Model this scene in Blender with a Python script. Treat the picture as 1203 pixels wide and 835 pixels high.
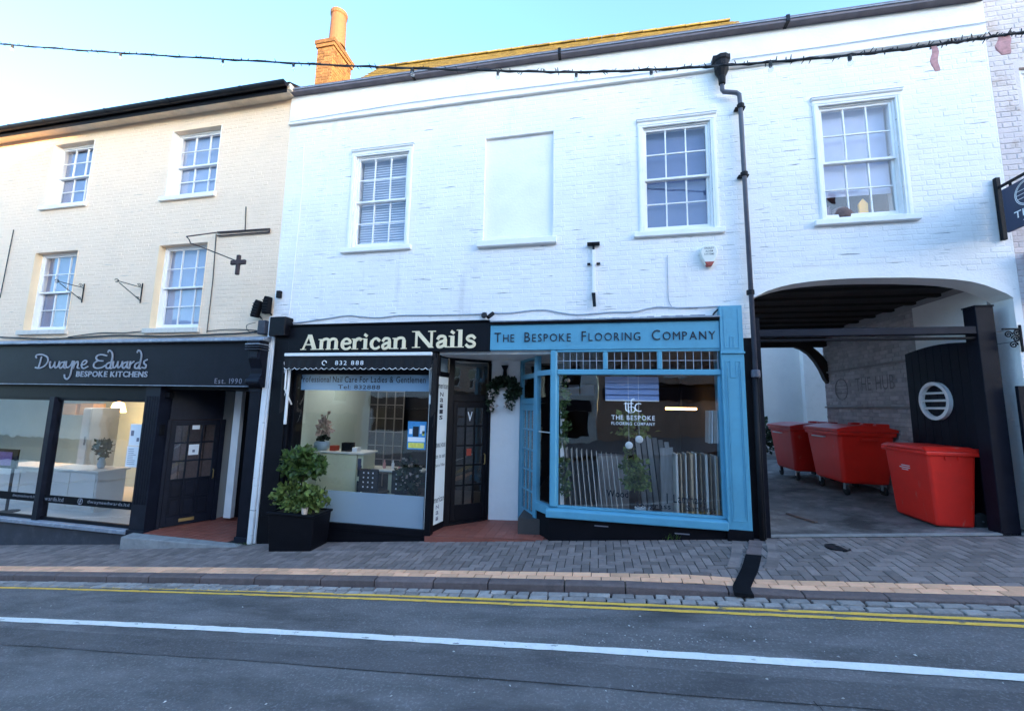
import bpy, bmesh, math, random
from mathutils import Vector, Matrix
R = math.radians
scn = bpy.context.scene
for o in list(bpy.data.objects): bpy.data.objects.remove(o, do_unlink=True)
COL = scn.collection

# ------------------------------------------------------------------ camera
YAW, PITCH, ROLL, FPX = R(-11.85), R(7.0), R(1.12), 480.0
fwd = Vector((math.sin(YAW)*math.cos(PITCH), math.cos(YAW)*math.cos(PITCH), math.sin(PITCH)))
right0 = Vector((math.cos(YAW), -math.sin(YAW), 0)); up0 = right0.cross(fwd)
cright = math.cos(ROLL)*right0 + math.sin(ROLL)*up0
cup = -math.sin(ROLL)*right0 + math.cos(ROLL)*up0
CAM = Vector((0, -6.2, 2.0))
cd = bpy.data.cameras.new('camera'); cam = bpy.data.objects.new('camera', cd); COL.objects.link(cam)
cd.sensor_fit = 'HORIZONTAL'; cd.sensor_width = 36; cd.lens = FPX/1203*36
cd.clip_start = 0.05; cd.clip_end = 600
cam.matrix_world = Matrix.Translation(CAM) @ Matrix((cright, cup, -fwd)).transposed().to_4x4()
scn.camera = cam

# ------------------------------------------------------------------ light
SUN_AZ, SUN_EL = R(52), R(5)            # sun stands behind the viewer, to the right
sdir = Vector((math.sin(SUN_AZ)*math.cos(SUN_EL), -math.cos(SUN_AZ)*math.cos(SUN_EL), math.sin(SUN_EL)))
w = bpy.data.worlds.new('World'); scn.world = w; w.use_nodes = True
nt = w.node_tree; bg = nt.nodes['Background']
sky = nt.nodes.new('ShaderNodeTexSky'); sky.sky_type = 'NISHITA'; sky.sun_disc = False
sky.sun_elevation = SUN_EL; sky.sun_rotation = math.pi - SUN_AZ
sky.air_density = 0.75; sky.dust_density = 0.8; sky.ozone_density = 2.2
nt.links.new(sky.outputs[0], bg.inputs[0]); bg.inputs[1].default_value = 0.15
sl = bpy.data.lights.new('sun', 'SUN'); sun = bpy.data.objects.new('sun', sl); COL.objects.link(sun)
sl.energy = 2.0; sl.angle = R(0.5); sl.color = (1.0, 0.63, 0.23)
sun.rotation_euler = sdir.to_track_quat('Z', 'Y').to_euler(); sun.location = (20, -30, 20)
scn.view_settings.view_transform = 'Standard'; scn.view_settings.look = 'None'
scn.view_settings.exposure = 3.55; scn.view_settings.gamma = 1.0
scn.view_settings.use_curve_mapping = False
scn.cycles.max_bounces = 8; scn.cycles.transparent_max_bounces = 16; scn.cycles.sample_clamp_indirect = 6

# ------------------------------------------------------------------ helpers
def ray(px, py): return (px-601.5)/FPX*cright - (py-417.5)/FPX*cup + fwd
def P(px, py, Y=0.0):                     # photo pixel -> point on the vertical plane y = Y
    d = ray(px, py); return CAM + d*((Y-CAM.y)/d.y)
def smooth(a, b, x):
    t = max(0., min(1., (x-a)/(b-a))); return t*t*(3-2*t)
def GZ(x, y): return 0.146 + 0.09*x + 0.02*y          # the pavement climbs to the right
def PZ(x, y): return GZ(x, y) - 0.05*smooth(0.9, 1.7, x)*smooth(0.7, 1.45, -y)
def RZ(x, y): return 0.0 + 0.09*x - 0.02*y             # carriageway, crowned away from the kerb
def YK(x): return -1.455 - 0.026*x - 0.0017*x*x if x > -8 else -1.455+0.208-0.1088
def YKc(x): return YK(max(-8., min(6., x)))

ROOTLOC = {}
def rloc(o):
    while o is not None and o.parent is not None: o = o.parent
    return ROOTLOC.get(o.name, Vector()) if o is not None else Vector()

def tag(o, label=None, cat=None, group=None, kind=None):
    if label: o['label'] = label
    if cat: o['category'] = cat
    if group: o['group'] = group
    if kind: o['kind'] = kind
    return o
def thing(name, label, cat, loc, group=None):
    o = bpy.data.objects.new(name, None); COL.objects.link(o); o.location = loc; o.empty_display_size = .1
    ROOTLOC[o.name] = Vector(loc)
    return tag(o, label, cat, group)

class MB:
    def __init__(s): s.v = []; s.f = []
    def add(s, vs, fs):
        n = len(s.v); s.v += [Vector(q) for q in vs]; s.f += [tuple(i+n for i in f) for f in fs]; return s
    def box(s, x0, x1, y0, y1, z0, z1):
        if x0 > x1: x0, x1 = x1, x0
        if y0 > y1: y0, y1 = y1, y0
        if z0 > z1: z0, z1 = z1, z0
        return s.add([(x0,y0,z0),(x1,y0,z0),(x1,y1,z0),(x0,y1,z0),(x0,y0,z1),(x1,y0,z1),(x1,y1,z1),(x0,y1,z1)],
              [(0,3,2,1),(4,5,6,7),(0,1,5,4),(1,2,6,5),(2,3,7,6),(3,0,4,7)])
    def hexa(s, lo, hi):                  # lo, hi: four corners each
        return s.add(list(lo)+list(hi), [(0,3,2,1),(4,5,6,7),(0,1,5,4),(1,2,6,5),(2,3,7,6),(3,0,4,7)])
    def quad(s, a, b, c, d): return s.add([a,b,c,d], [(0,1,2,3)])
    def prism(s, pts, axis, a, b):        # polygon in the plane across the axis, pushed from a to b
        n = len(pts)
        def m(p, t): return (t,p[0],p[1]) if axis == 'x' else ((p[0],t,p[1]) if axis == 'y' else (p[0],p[1],t))
        vs = [m(p,a) for p in pts]+[m(p,b) for p in pts]
        fs = [tuple(range(n))[::-1], tuple(range(n,2*n))]+[(i,(i+1)%n,n+(i+1)%n,n+i) for i in range(n)]
        return s.add(vs, fs)
    def tube(s, pts, r, n=8, cap=True):
        pts = [Vector(p) for p in pts]; k = len(pts)
        if not hasattr(r, '__len__'): r = [r]*k
        rings = []; prev = None
        for i, p in enumerate(pts):
            t = (pts[min(i+1,k-1)]-pts[max(i-1,0)]).normalized()
            ref = prev if prev is not None else (Vector((0,0,1)) if abs(t.z) < .9 else Vector((1,0,0)))
            a = ref - t*ref.dot(t)
            if a.length < 1e-6: a = Vector((1,0,0)) - t*t.x
            a.normalize(); b = t.cross(a); prev = a
            rings.append([p+(a*math.cos(2*math.pi*j/n)+b*math.sin(2*math.pi*j/n))*r[i] for j in range(n)])
        vs = [q for rg in rings for q in rg]; fs = []
        for i in range(k-1):
            for j in range(n): fs.append((i*n+j, i*n+(j+1)%n, (i+1)*n+(j+1)%n, (i+1)*n+j))
        if cap: fs += [tuple(range(n))[::-1], tuple(range((k-1)*n, k*n))]
        return s.add(vs, fs)
    def lathe(s, c, prof, n=16, ax='z'):
        vs = []; fs = []; k = len(prof)
        for r, h in prof:
            for j in range(n):
                a = 2*math.pi*j/n; u, v = r*math.cos(a), r*math.sin(a)
                vs.append((c[0]+u,c[1]+v,c[2]+h) if ax == 'z' else ((c[0]+h,c[1]+u,c[2]+v) if ax == 'x' else (c[0]+u,c[1]+h,c[2]+v)))
        for i in range(k-1):
            for j in range(n): fs.append((i*n+j, i*n+(j+1)%n, (i+1)*n+(j+1)%n, (i+1)*n+j))
        fs += [tuple(range(n))[::-1], tuple(range((k-1)*n, k*n))]
        return s.add(vs, fs)
    def leaves(s, c, rad, n, size, rng, shell=.55, droop=0, cull=None):
        for _ in range(n):
            d = Vector((rng.gauss(0,1), rng.gauss(0,1), rng.gauss(0,1))).normalized()
            k = shell+(1-shell)*rng.random()
            k *= 0.82+0.3*math.sin(d.x*5+c[0]*7)*math.cos(d.z*6+c[2]*3)
            p = Vector((c[0]+d.x*rad[0]*k, c[1]+d.y*rad[1]*k, c[2]+d.z*rad[2]*k-droop*rng.random()))
            if cull and cull(p): continue
            a = (d+Vector((rng.gauss(0,.7), rng.gauss(0,.7), rng.gauss(0,.7)+.2))).normalized()
            b = a.cross(Vector((rng.gauss(0,1), rng.gauss(0,1), rng.gauss(0,1)))).normalized()
            L = size*(.6+.8*rng.random()); W = L*.42; nrm = a.cross(b)*W*.25
            s.add([p, p+a*L*.5+b*W+nrm, p+a*L, p+a*L*.5-b*W+nrm], [(0,1,2),(0,2,3)])
        return s
    def build(s, name, mat, parent=None, smooth=False, bevel=0, label=None, kind=None, seg=1):
        off = rloc(parent) if parent is not None else Vector()
        me = bpy.data.meshes.new(name); me.from_pydata([q-off for q in s.v], [], s.f); me.materials.append(M[mat])
        me.update()
        if smooth:
            for p in me.polygons: p.use_smooth = True
        o = bpy.data.objects.new(name, me); COL.objects.link(o)
        if parent is not None: o.parent = parent
        if bevel:
            bv = o.modifiers.new('bevel', 'BEVEL'); bv.width = bevel; bv.segments = seg; bv.limit_method = 'ANGLE'
        if label: o['label'] = label
        if kind: o['kind'] = kind
        return o
def bx(name, mat, parent, *b, bevel=0.004, **k): return MB().box(*b).build(name, mat, parent, bevel=bevel, **k)
def solo(o, label, cat, group=None): return tag(o, label, cat, group)

def instance(mesh_obj, name, loc, parent, rot=None):
    o = bpy.data.objects.new(name, mesh_obj.data if hasattr(mesh_obj, 'data') else mesh_obj)
    COL.objects.link(o); o.parent = parent; o.location = Vector(loc)-(rloc(parent) if parent is not None else Vector())
    if rot is not None: o.rotation_euler = rot
    return o

def filled(outer, holes, mapf, depthf):   # 2D polygon with holes -> thick slab; mapf(u,v,d)
    bm = bmesh.new(); edges = []
    for loop in [outer]+holes:
        vs = [bm.verts.new((p[0], p[1], 0)) for p in loop]
        edges += [bm.edges.new((vs[i], vs[(i+1)%len(vs)])) for i in range(len(vs))]
    bmesh.ops.triangle_fill(bm, use_beauty=True, edges=edges)
    bm.verts.ensure_lookup_table(); bm.verts.index_update()
    tri = [tuple(v.index for v in f.verts) for f in bm.faces]
    vv = [(v.co.x, v.co.y) for v in bm.verts]; bm.free()
    m = MB(); n = len(vv)
    m.v = [Vector(mapf(u, v, depthf[0])) for u, v in vv]+[Vector(mapf(u, v, depthf[1])) for u, v in vv]
    for t in tri:
        a, b, c = t
        ar = (vv[b][0]-vv[a][0])*(vv[c][1]-vv[a][1])-(vv[b][1]-vv[a][1])*(vv[c][0]-vv[a][0])
        if ar < 0: t = (a, c, b)
        m.f.append(t); m.f.append(tuple(i+n for i in t[::-1]))
    k = 0
    for loop in [outer]+holes:
        L = len(loop)
        m.f += [(k+i, k+(i+1)%L, n+k+(i+1)%L, n+k+i) for i in range(L)]; k += L
    return m

# ------------------------------------------------------------------ materials
M = {}
def newmat(name):
    m = bpy.data.materials.new(name); m.use_nodes = True; M[name] = m
    t = m.node_tree; return m, t, t.nodes['Principled BSDF']
def N(t, typ, **k):
    n = t.nodes.new(typ)
    for a, v in k.items(): setattr(n, a, v)
    return n
def pm(name, col, rough=.6, var=.12, scale=6., bump=.15, bscale=90., metal=0., spec=.5, piece=0., dirt=None, dscale=2.5, damt=.5, stretch=None, crack=None, coat=0., trans=0., stain=None):
    m, t, p = newmat(name); L = t.links.new
    geo = N(t, 'ShaderNodeNewGeometry'); pos = geo.outputs['Position']
    if stretch:
        mp = N(t, 'ShaderNodeMapping'); mp.inputs['Scale'].default_value = stretch; L(pos, mp.inputs[0]); vec = mp.outputs[0]
    else: vec = pos
    n1 = N(t, 'ShaderNodeTexNoise'); n1.inputs['Scale'].default_value = scale; n1.inputs['Detail'].default_value = 6; n1.inputs['Roughness'].default_value = .65; L(vec, n1.inputs[0])
    mr = N(t, 'ShaderNodeMapRange'); L(n1.outputs[0], mr.inputs[0]); mr.inputs[1].default_value = .3; mr.inputs[2].default_value = .7
    mr.inputs[3].default_value = 1-var; mr.inputs[4].default_value = 1+var
    fac = mr.outputs[0]
    if piece:
        oi = N(t, 'ShaderNodeObjectInfo'); ad = N(t, 'ShaderNodeMath', operation='ADD'); L(oi.outputs['Random'], ad.inputs[0]); L(geo.outputs['Random Per Island'], ad.inputs[1])
        fr = N(t, 'ShaderNodeMath', operation='FRACT'); L(ad.outputs[0], fr.inputs[0])
        m2 = N(t, 'ShaderNodeMapRange'); L(fr.outputs[0], m2.inputs[0]); m2.inputs[3].default_value = 1-piece; m2.inputs[4].default_value = 1+piece
        mu = N(t, 'ShaderNodeMath', operation='MULTIPLY'); L(fac, mu.inputs[0]); L(m2.outputs[0], mu.inputs[1]); fac = mu.outputs[0]
    vm = N(t, 'ShaderNodeVectorMath', operation='SCALE'); vm.inputs[0].default_value = col; L(fac, vm.inputs[3]); c = vm.outputs[0]
    if dirt:
        nd = N(t, 'ShaderNodeTexNoise'); nd.inputs['Scale'].default_value = dscale; nd.inputs['Detail'].default_value = 8; nd.inputs['Roughness'].default_value = .7; L(pos, nd.inputs[0])
        md = N(t, 'ShaderNodeMapRange'); md.inputs[1].default_value = .52; md.inputs[2].default_value = .72; md.inputs[3].default_value = 0; md.inputs[4].default_value = damt; L(nd.outputs[0], md.inputs[0])
        mx = N(t, 'ShaderNodeMix', data_type='RGBA'); L(md.outputs[0], mx.inputs[0]); L(c, mx.inputs[6]); mx.inputs[7].default_value = (*dirt, 1); c = mx.outputs[2]
    if crack:                                   # (colour, scale vector, threshold): short horizontal gaps in the painted joints
        mc = N(t, 'ShaderNodeMapping'); mc.inputs['Scale'].default_value = crack[1]; L(pos, mc.inputs[0])
        nc = N(t, 'ShaderNodeTexNoise'); nc.inputs['Scale'].default_value = 1; nc.inputs['Detail'].default_value = 3; L(mc.outputs[0], nc.inputs[0])
        mq = N(t, 'ShaderNodeMapRange'); mq.inputs[1].default_value = crack[2]; mq.inputs[2].default_value = crack[2]+.025; L(nc.outputs[0], mq.inputs[0])
        mx = N(t, 'ShaderNodeMix', data_type='RGBA'); L(mq.outputs[0], mx.inputs[0]); L(c, mx.inputs[6]); mx.inputs[7].default_value = (*crack[0], 1); c = mx.outputs[2]
    if stain:                                   # (colour, scale vector, threshold, width, amount): blotches, drips and scuffs
        ms = N(t, 'ShaderNodeMapping'); ms.inputs['Scale'].default_value = stain[1]; L(pos, ms.inputs[0])
        ns = N(t, 'ShaderNodeTexNoise'); ns.inputs['Scale'].default_value = 1; ns.inputs['Detail'].default_value = 7; ns.inputs['Roughness'].default_value = .62; L(ms.outputs[0], ns.inputs[0])
        mq = N(t, 'ShaderNodeMapRange'); mq.inputs[1].default_value = stain[2]; mq.inputs[2].default_value = stain[2]+stain[3]; mq.inputs[4].default_value = stain[4]; L(ns.outputs[0], mq.inputs[0])
        mx = N(t, 'ShaderNodeMix', data_type='RGBA'); L(mq.outputs[0], mx.inputs[0]); L(c, mx.inputs[6]); mx.inputs[7].default_value = (*stain[0], 1); c = mx.outputs[2]
    L(c, p.inputs['Base Color']); p.inputs['Roughness'].default_value = rough; p.inputs['Metallic'].default_value = metal
    p.inputs['Specular IOR Level'].default_value = spec; p.inputs['Coat Weight'].default_value = coat; p.inputs['Coat Roughness'].default_value = .15
    if bump:
        nb = N(t, 'ShaderNodeTexNoise'); nb.inputs['Scale'].default_value = bscale; nb.inputs['Detail'].default_value = 4; L(vec, nb.inputs[0])
        b = N(t, 'ShaderNodeBump'); b.inputs['Strength'].default_value = bump; b.inputs['Distance'].default_value = .02; L(nb.outputs[0], b.inputs['Height']); L(b.outputs[0], p.inputs['Normal'])
    if trans:
        out = t.nodes['Material Output']; tr = N(t, 'ShaderNodeBsdfTranslucent'); L(c, tr.inputs[0]); mxs = N(t, 'ShaderNodeMixShader'); mxs.inputs[0].default_value = trans
        L(p.outputs[0], mxs.inputs[1]); L(tr.outputs[0], mxs.inputs[2]); L(mxs.outputs[0], out.inputs[0])
    return m
def emit(name, col, s):
    m, t, p = newmat(name); p.inputs['Base Color'].default_value = (*col, 1)
    p.inputs['Emission Color'].default_value = (*col, 1); p.inputs['Emission Strength'].default_value = s
def glass(name, tint=(1,1,1), ior=1.5, film=0., filmcol=(.6,.7,.8), rough=0.0, wav=.02):
    m, t, p = newmat(name); L = t.links.new; t.nodes.remove(p); out = t.nodes['Material Output']
    tr = N(t, 'ShaderNodeBsdfTransparent'); tr.inputs[0].default_value = (*tint, 1)
    gl = N(t, 'ShaderNodeBsdfGlossy'); gl.inputs['Roughness'].default_value = rough
    fr = N(t, 'ShaderNodeFresnel'); geo = N(t, 'ShaderNodeNewGeometry'); mi = N(t, 'ShaderNodeMix', data_type='FLOAT')
    mi.inputs[2].default_value = ior; mi.inputs[3].default_value = 1/ior; L(geo.outputs['Backfacing'], mi.inputs[0]); L(mi.outputs[0], fr.inputs[0])   # air to glass on both faces of a thin pane
    nb = N(t, 'ShaderNodeTexNoise'); nb.inputs['Scale'].default_value = 2.2; L(geo.outputs['Position'], nb.inputs[0])
    b = N(t, 'ShaderNodeBump'); b.inputs['Strength'].default_value = wav; b.inputs['Distance'].default_value = .1; L(nb.outputs[0], b.inputs['Height']); L(b.outputs[0], gl.inputs['Normal'])
    mx = N(t, 'ShaderNodeMixShader'); L(fr.outputs[0], mx.inputs[0])
    base = tr.outputs[0]
    if film:
        di = N(t, 'ShaderNodeBsdfDiffuse'); di.inputs[0].default_value = (*filmcol, 1); m0 = N(t, 'ShaderNodeMixShader'); m0.inputs[0].default_value = film
        L(tr.outputs[0], m0.inputs[1]); L(di.outputs[0], m0.inputs[2]); base = m0.outputs[0]
    L(base, mx.inputs[1]); L(gl.outputs[0], mx.inputs[2]); L(mx.outputs[0], out.inputs[0])

pm('white_wall', (.85,.81,.78), .55, .05, 1.3, .25, 45, dirt=(.66,.63,.60), dscale=1.7, damt=.4, crack=((.16,.15,.15), (1.9,1,44), .665), stain=((.56,.52,.47), (2.6,1,.45), .60, .12, .45))
pm('white_render', (.86,.82,.79), .5, .04, 2, .2, 30, dirt=(.6,.6,.58), dscale=1.2, damt=.3)
pm('white_paint', (.86,.83,.80), .4, .03, 4, .05, 60, dirt=(.6,.58,.54), dscale=5, damt=.25)
pm('cream_wall', (.87,.645,.455), .6, .06, 1.5, .25, 45, dirt=(.70,.48,.31), dscale=1.5, damt=.35, crack=((.30,.25,.2), (1.9,1,44), .70))
pm('cream_paint', (.86,.65,.42), .5, .05, 3, .1, 50)
pm('pink_wall', (.68,.58,.56), .6, .08, 2, .3, 40, dirt=(.33,.2,.1), dscale=2.2, damt=.9)
pm('sill_stone', (.66,.60,.52), .7, .12, 6, .3, 40, dirt=(.3,.28,.25), dscale=6, damt=.7)
pm('soffit', (.82,.68,.52), .6, .1, 5, .1, 40, dirt=(.45,.37,.28), dscale=3, damt=.5)
pm('black_gutter', (.006,.006,.009), .45, .2, 5, .05, 40, spec=.25)
pm('black_paint', (.0045,.0045,.007), .45, .25, 6, .06, 30, spec=.16)
pm('black_matt', (.007,.007,.009), .75, .25, 6, .1, 40, spec=.12)
pm('navy_black', (.0055,.006,.012), .5, .25, 4, .08, 40, spec=.16, dirt=(.012,.013,.02), dscale=5, damt=.5)
pm('navy_paint', (.008,.010,.019), .5, .2, 4, .08, 60, spec=.2, dirt=(.02,.023,.034), dscale=4, damt=.4)
pm('riser_paint', (.035,.038,.052), .65, .2, 4, .15, 60, dirt=(.09,.09,.1), dscale=6, damt=.6)
pm('blue_paint', (.10,.33,.46), .42, .06, 3, .06, 50, dirt=(.07,.22,.30), dscale=5, damt=.35)
pm('lead', (.26,.29,.34), .5, .2, 7, .3, 20, metal=.2, dirt=(.55,.57,.6), dscale=9, damt=.7)
pm('gutter_grey', (.15,.13,.15), .5, .2, 5, .1, 40, spec=.3)
pm('slate', (.10,.10,.115), .6, .2, 8, .3, 40, piece=.25)
pm('roof_tile', (.145,.118,.03), .8, .25, 9, .4, 60, piece=.3, dirt=(.10,.075,.03), dscale=8, damt=.85)
pm('chimney_brick', (.165,.085,.036), .85, .2, 9, .4, 60, piece=.3, dirt=(.20,.14,.05), dscale=9, damt=.7)
pm('mortar', (.16,.12,.07), .9, .15, 9, .3, 60)
pm('terracotta', (.18,.088,.045), .75, .12, 6, .2, 50)
pm('asphalt', (.185,.168,.163), .85, .34, 2.4, 1.0, 110, stretch=(.45,1.5,1), dirt=(.38,.36,.36), dscale=48, damt=1., stain=((.075,.068,.067), (.7,2.0,1), .50, .18, .85))
pm('asphalt_patch', (.135,.122,.12), .85, .3, 2.4, 1.0, 110, stretch=(.45,1.5,1), dirt=(.30,.285,.285), dscale=48, damt=.95, stain=((.065,.06,.062), (1.1,2.6,1), .54, .16, .7))
pm('paver', (.23,.178,.158), .8, .14, 10, .4, 80, piece=.28, dirt=(.14,.11,.105), dscale=3, damt=.7)
pm('joint', (.022,.020,.020), .95, .2, 20, .4, 80)
pm('edging', (.92,.48,.28), .8, .14, 10, .35, 80, piece=.2, dirt=(.60,.33,.19), dscale=5, damt=.6)
pm('kerb_stone', (.17,.12,.11), .8, .18, 12, .5, 70, piece=.15, dirt=(.09,.07,.068), dscale=5, damt=.75)
pm('sett', (.33,.29,.265), .75, .18, 12, .5, 60, piece=.28, dirt=(.19,.165,.15), dscale=7, damt=.7)
pm('concrete', (.16,.145,.138), .75, .35, 3, .8, 40, dirt=(.34,.315,.30), dscale=2.6, damt=.9, stain=((.035,.031,.03), (.9,1.1,1), .50, .12, .9))
pm('step_stone', (.30,.29,.28), .75, .18, 5, .4, 50, dirt=(.14,.13,.13), dscale=6, damt=.6)
pm('red_tile', (.30,.085,.055), .55, .15, 5, .2, 50, piece=.12, dirt=(.16,.07,.055), dscale=5, damt=.6)
pm('line_yellow', (.95,.54,.08), .7, .1, 12, .4, 120, dirt=(.60,.34,.08), dscale=22, damt=.6, stain=((.16,.13,.10), (6,14,1), .60, .05, .9))
pm('line_white', (.90,.87,.80), .7, .06, 12, .4, 120, dirt=(.62,.60,.55), dscale=22, damt=.6, stain=((.2,.19,.19), (7,16,1), .62, .05, .85))
pm('passage_brick', (.46,.42,.42), .8, .15, 5, .4, 50, piece=.2, dirt=(.32,.29,.29), dscale=2.5, damt=.6)
pm('timber_dark', (.025,.018,.014), .8, .3, 5, .3, 40)
pm('dim_plaster', (.30,.28,.27), .9, .1, 3, .1, 30)
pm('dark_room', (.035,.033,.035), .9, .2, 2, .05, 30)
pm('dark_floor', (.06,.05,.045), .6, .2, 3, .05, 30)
pm('pale_room', (.42,.50,.46), .8, .05, 2, .03, 30)
pm('mint_room', (.55,.70,.66), .8, .05, 2, .03, 30)
pm('kitchen_white', (.62,.64,.62), .45, .04, 2, .02, 30)
pm('oak', (.42,.27,.13), .5, .15, 4, .05, 30, stretch=(1,1,8))
pm('blind', (.50,.55,.68), .8, .05, 3, .03, 60)
pm('blind_cool', (.30,.36,.50), .8, .05, 3, .03, 60)
pm('blind_blue', (.14,.18,.31), .8, .05, 3, .03, 60)
pm('blind_pale', (.50,.51,.62), .8, .05, 3, .03, 60)
pm('blind_slat', (.74,.78,.86), .6, .06, 3, .03, 60)
pm('red_plastic', (.80,.018,.008), .42, .1, 3, .06, 40, dirt=(.55,.014,.008), dscale=3, damt=.6, stain=((.62,.16,.12), (9,9,3), .64, .06, .6))
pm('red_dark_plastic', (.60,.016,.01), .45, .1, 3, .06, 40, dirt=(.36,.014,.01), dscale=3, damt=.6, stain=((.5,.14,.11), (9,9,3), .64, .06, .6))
pm('rubber', (.012,.012,.013), .8, .2, 6, .1, 60)
pm('steel', (.45,.46,.48), .35, .1, 6, .05, 60, metal=.9)
pm('iron', (.009,.009,.012), .6, .25, 10, .2, 60, spec=.2)
pm('pipe_grey', (.09,.09,.115), .5, .2, 6, .1, 40)
pm('rust', (.05,.03,.03), .8, .3, 10, .3, 60)
pm('brass', (.55,.38,.15), .35, .1, 6, .05, 60, metal=.8)
pm('gold_letter', (.90,.74,.48), .5, .05, 6, .03, 60)
pm('grey_letter', (.30,.31,.35), .5, .06, 8, .03, 60)
pm('black_letter', (.010,.012,.02), .5, .1, 8, .02, 60)
pm('white_letter', (.82,.82,.82), .5, .03, 8, .02, 60)
pm('dull_letter', (.17,.17,.21), .6, .05, 8, .02, 60)
pm('carve_letter', (.23,.21,.21), .8, .1, 8, .1, 60)
pm('sign_navy', (.025,.035,.075), .5, .1, 6, .03, 60)
pm('panel_pale', (.72,.75,.73), .45, .04, 3, .02, 40)
pm('paper', (.80,.81,.80), .7, .03, 6, .02, 60)
pm('poster_blue', (.06,.28,.55), .4, .2, 20, .02, 60)
pm('poster_yellow', (.75,.66,.12), .4, .2, 30, .02, 60)
pm('poster_purple', (.16,.08,.28), .4, .3, 20, .02, 60)
pm('alarm_plastic', (.76,.74,.66), .45, .04, 6, .02, 60)
pm('alarm_red', (.35,.04,.02), .4, .1, 6, .02, 60)
pm('awning_cloth', (.006,.006,.008), .85, .2, 20, .15, 120)
pm('leaf', (.075,.125,.028), .5, .3, 20, 0, piece=.55, trans=.25)
pm('leaf_dark', (.022,.038,.016), .6, .35, 20, 0, piece=.55, trans=.15)
pm('leaf_light', (.15,.20,.05), .5, .3, 20, 0, piece=.5, trans=.3)
pm('petal', (.60,.50,.44), .7, .2, 20, 0, piece=.3)
pm('grass', (.09,.17,.03), .7, .3, 20, 0, piece=.4, trans=.2)
pm('bark', (.07,.05,.035), .9, .3, 20, .4, 60)
pm('soil', (.03,.024,.018), .95, .3, 30, .6, 60)
pm('mug', (.62,.48,.38), .5, .08, 10, .05, 60)
pm('cable_black', (.012,.012,.014), .6, .3, 20, .2, 90)
pm('cable_pale', (.40,.44,.50), .6, .2, 20, .2, 90)
pm('cream_laminate', (.72,.70,.45), .4, .04, 3, .02, 40)
pm('table_pale', (.70,.70,.62), .4, .04, 3, .02, 40)
pm('chair_dark', (.02,.018,.02), .6, .2, 6, .05, 40)
pm('pot_blue', (.30,.42,.50), .4, .08, 6, .03, 40)
pm('plank_grey', (.30,.27,.25), .6, .2, 4, .1, 40, stretch=(6,6,1), piece=.5)
pm('plank_oak', (.38,.27,.17), .6, .2, 4, .1, 40, stretch=(6,6,1), piece=.4)
pm('plank_edge', (.66,.62,.56), .6, .1, 4, .05, 40, piece=.2)
pm('shade_blue', (.22,.30,.50), .8, .06, 5, .05, 60)
pm('orange', (.85,.42,.03), .5, .08, 5, .02, 40)
pm('basket', (.16,.10,.09), .8, .3, 30, .4, 90)
pm('book', (.10,.07,.10), .7, .3, 6, .05, 40, piece=.6)
pm('pink_cloth', (.62,.30,.28), .8, .2, 20, .1, 60)
pm('brick_far', (.45,.28,.2), .85, .2, 3, .3, 40, dirt=(.2,.12,.09), dscale=3, damt=.5)
pm('render_far', (.70,.67,.62), .8, .08, 2, .2, 30)
pm('litter', (.5,.48,.45), .8, .3, 20, .1, 60, piece=.5)
glass('pane', ior=1.52)
glass('shop_glass', ior=1.72)
glass('far_glass', tint=(.25,.25,.28), ior=1.6)
glass('frosted', ior=1.5, film=.55, filmcol=(.40,.50,.58), rough=.1)
glass('banner_film', ior=1.5, film=.6, filmcol=(.30,.48,.66))
glass('bulb_glass', ior=1.5, film=.15, filmcol=(.8,.8,.8))
emit('lamp_warm', (1.0,.50,.15), 1.6)
emit('fill_white', (1.0,.95,.88), 1.5)  # glow of the fill panel added in the nail shop
emit('fill_show', (1.0,.95,.88), .5)  # glow of the fill panel added in the kitchen showroom

# ------------------------------------------------------------------ bricks
def bond_rows(u0, u1, v0, v1, rng, course=.075, L=.215, H=.1025, j=.008):
    """Flemish bond: yields (ua, ub, va, vb)"""
    per = L+H+2*j; r = 0; v = v0
    while v < v1-.01:
        off = 0 if r % 2 == 0 else -(L+H+2*j)/2
        u = u0+off-per; k = 0
        while u < u1:
            ln = L if k % 2 == 0 else H
            a, b = max(u, u0), min(u+ln, u1)
            if b-a > .02: yield a, b, v+j/2, min(v+course-j/2, v1)
            u += ln+j; k += 1
        v += course; r += 1
def clip_holes(rect, holes):
    a, b, c, d = rect; segs = [(a, b)]
    for (x0, x1, z0, z1) in holes:
        if d <= z0 or c >= z1: continue
        ns = []
        for (p, q) in segs:
            if q <= x0 or p >= x1: ns.append((p, q)); continue
            if p < x0: ns.append((p, x0))
            if q > x1: ns.append((x1, q))
        segs = ns
    return [(p, q, c, d) for p, q in segs if q-p > .015]
def brick_geo(m, mapf, a, b, c, d, h, e=.007):
    m.add([mapf(a,c,0),mapf(b,c,0),mapf(b,d,0),mapf(a,d,0),mapf(a+e,c+e,h),mapf(b-e,c+e,h),mapf(b-e,d-e,h),mapf(a+e,d-e,h)],
          [(4,5,6,7),(0,1,5,4),(1,2,6,5),(2,3,7,6),(3,0,4,7)])

def catmull(p, k=4):
    o = []
    for i in range(len(p)-1):
        p0, p1, p2, p3 = [Vector(p[max(0,min(len(p)-1,j))]) for j in (i-1,i,i+1,i+2)]
        for s in range(k):
            t = s/k; o.append(.5*((2*p1)+(p2-p0)*t+(2*p0-5*p1+4*p2-p3)*t*t+(3*p1-p0-3*p2+p3)*t**3))
    o.append(Vector(p[-1])); return o

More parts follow.
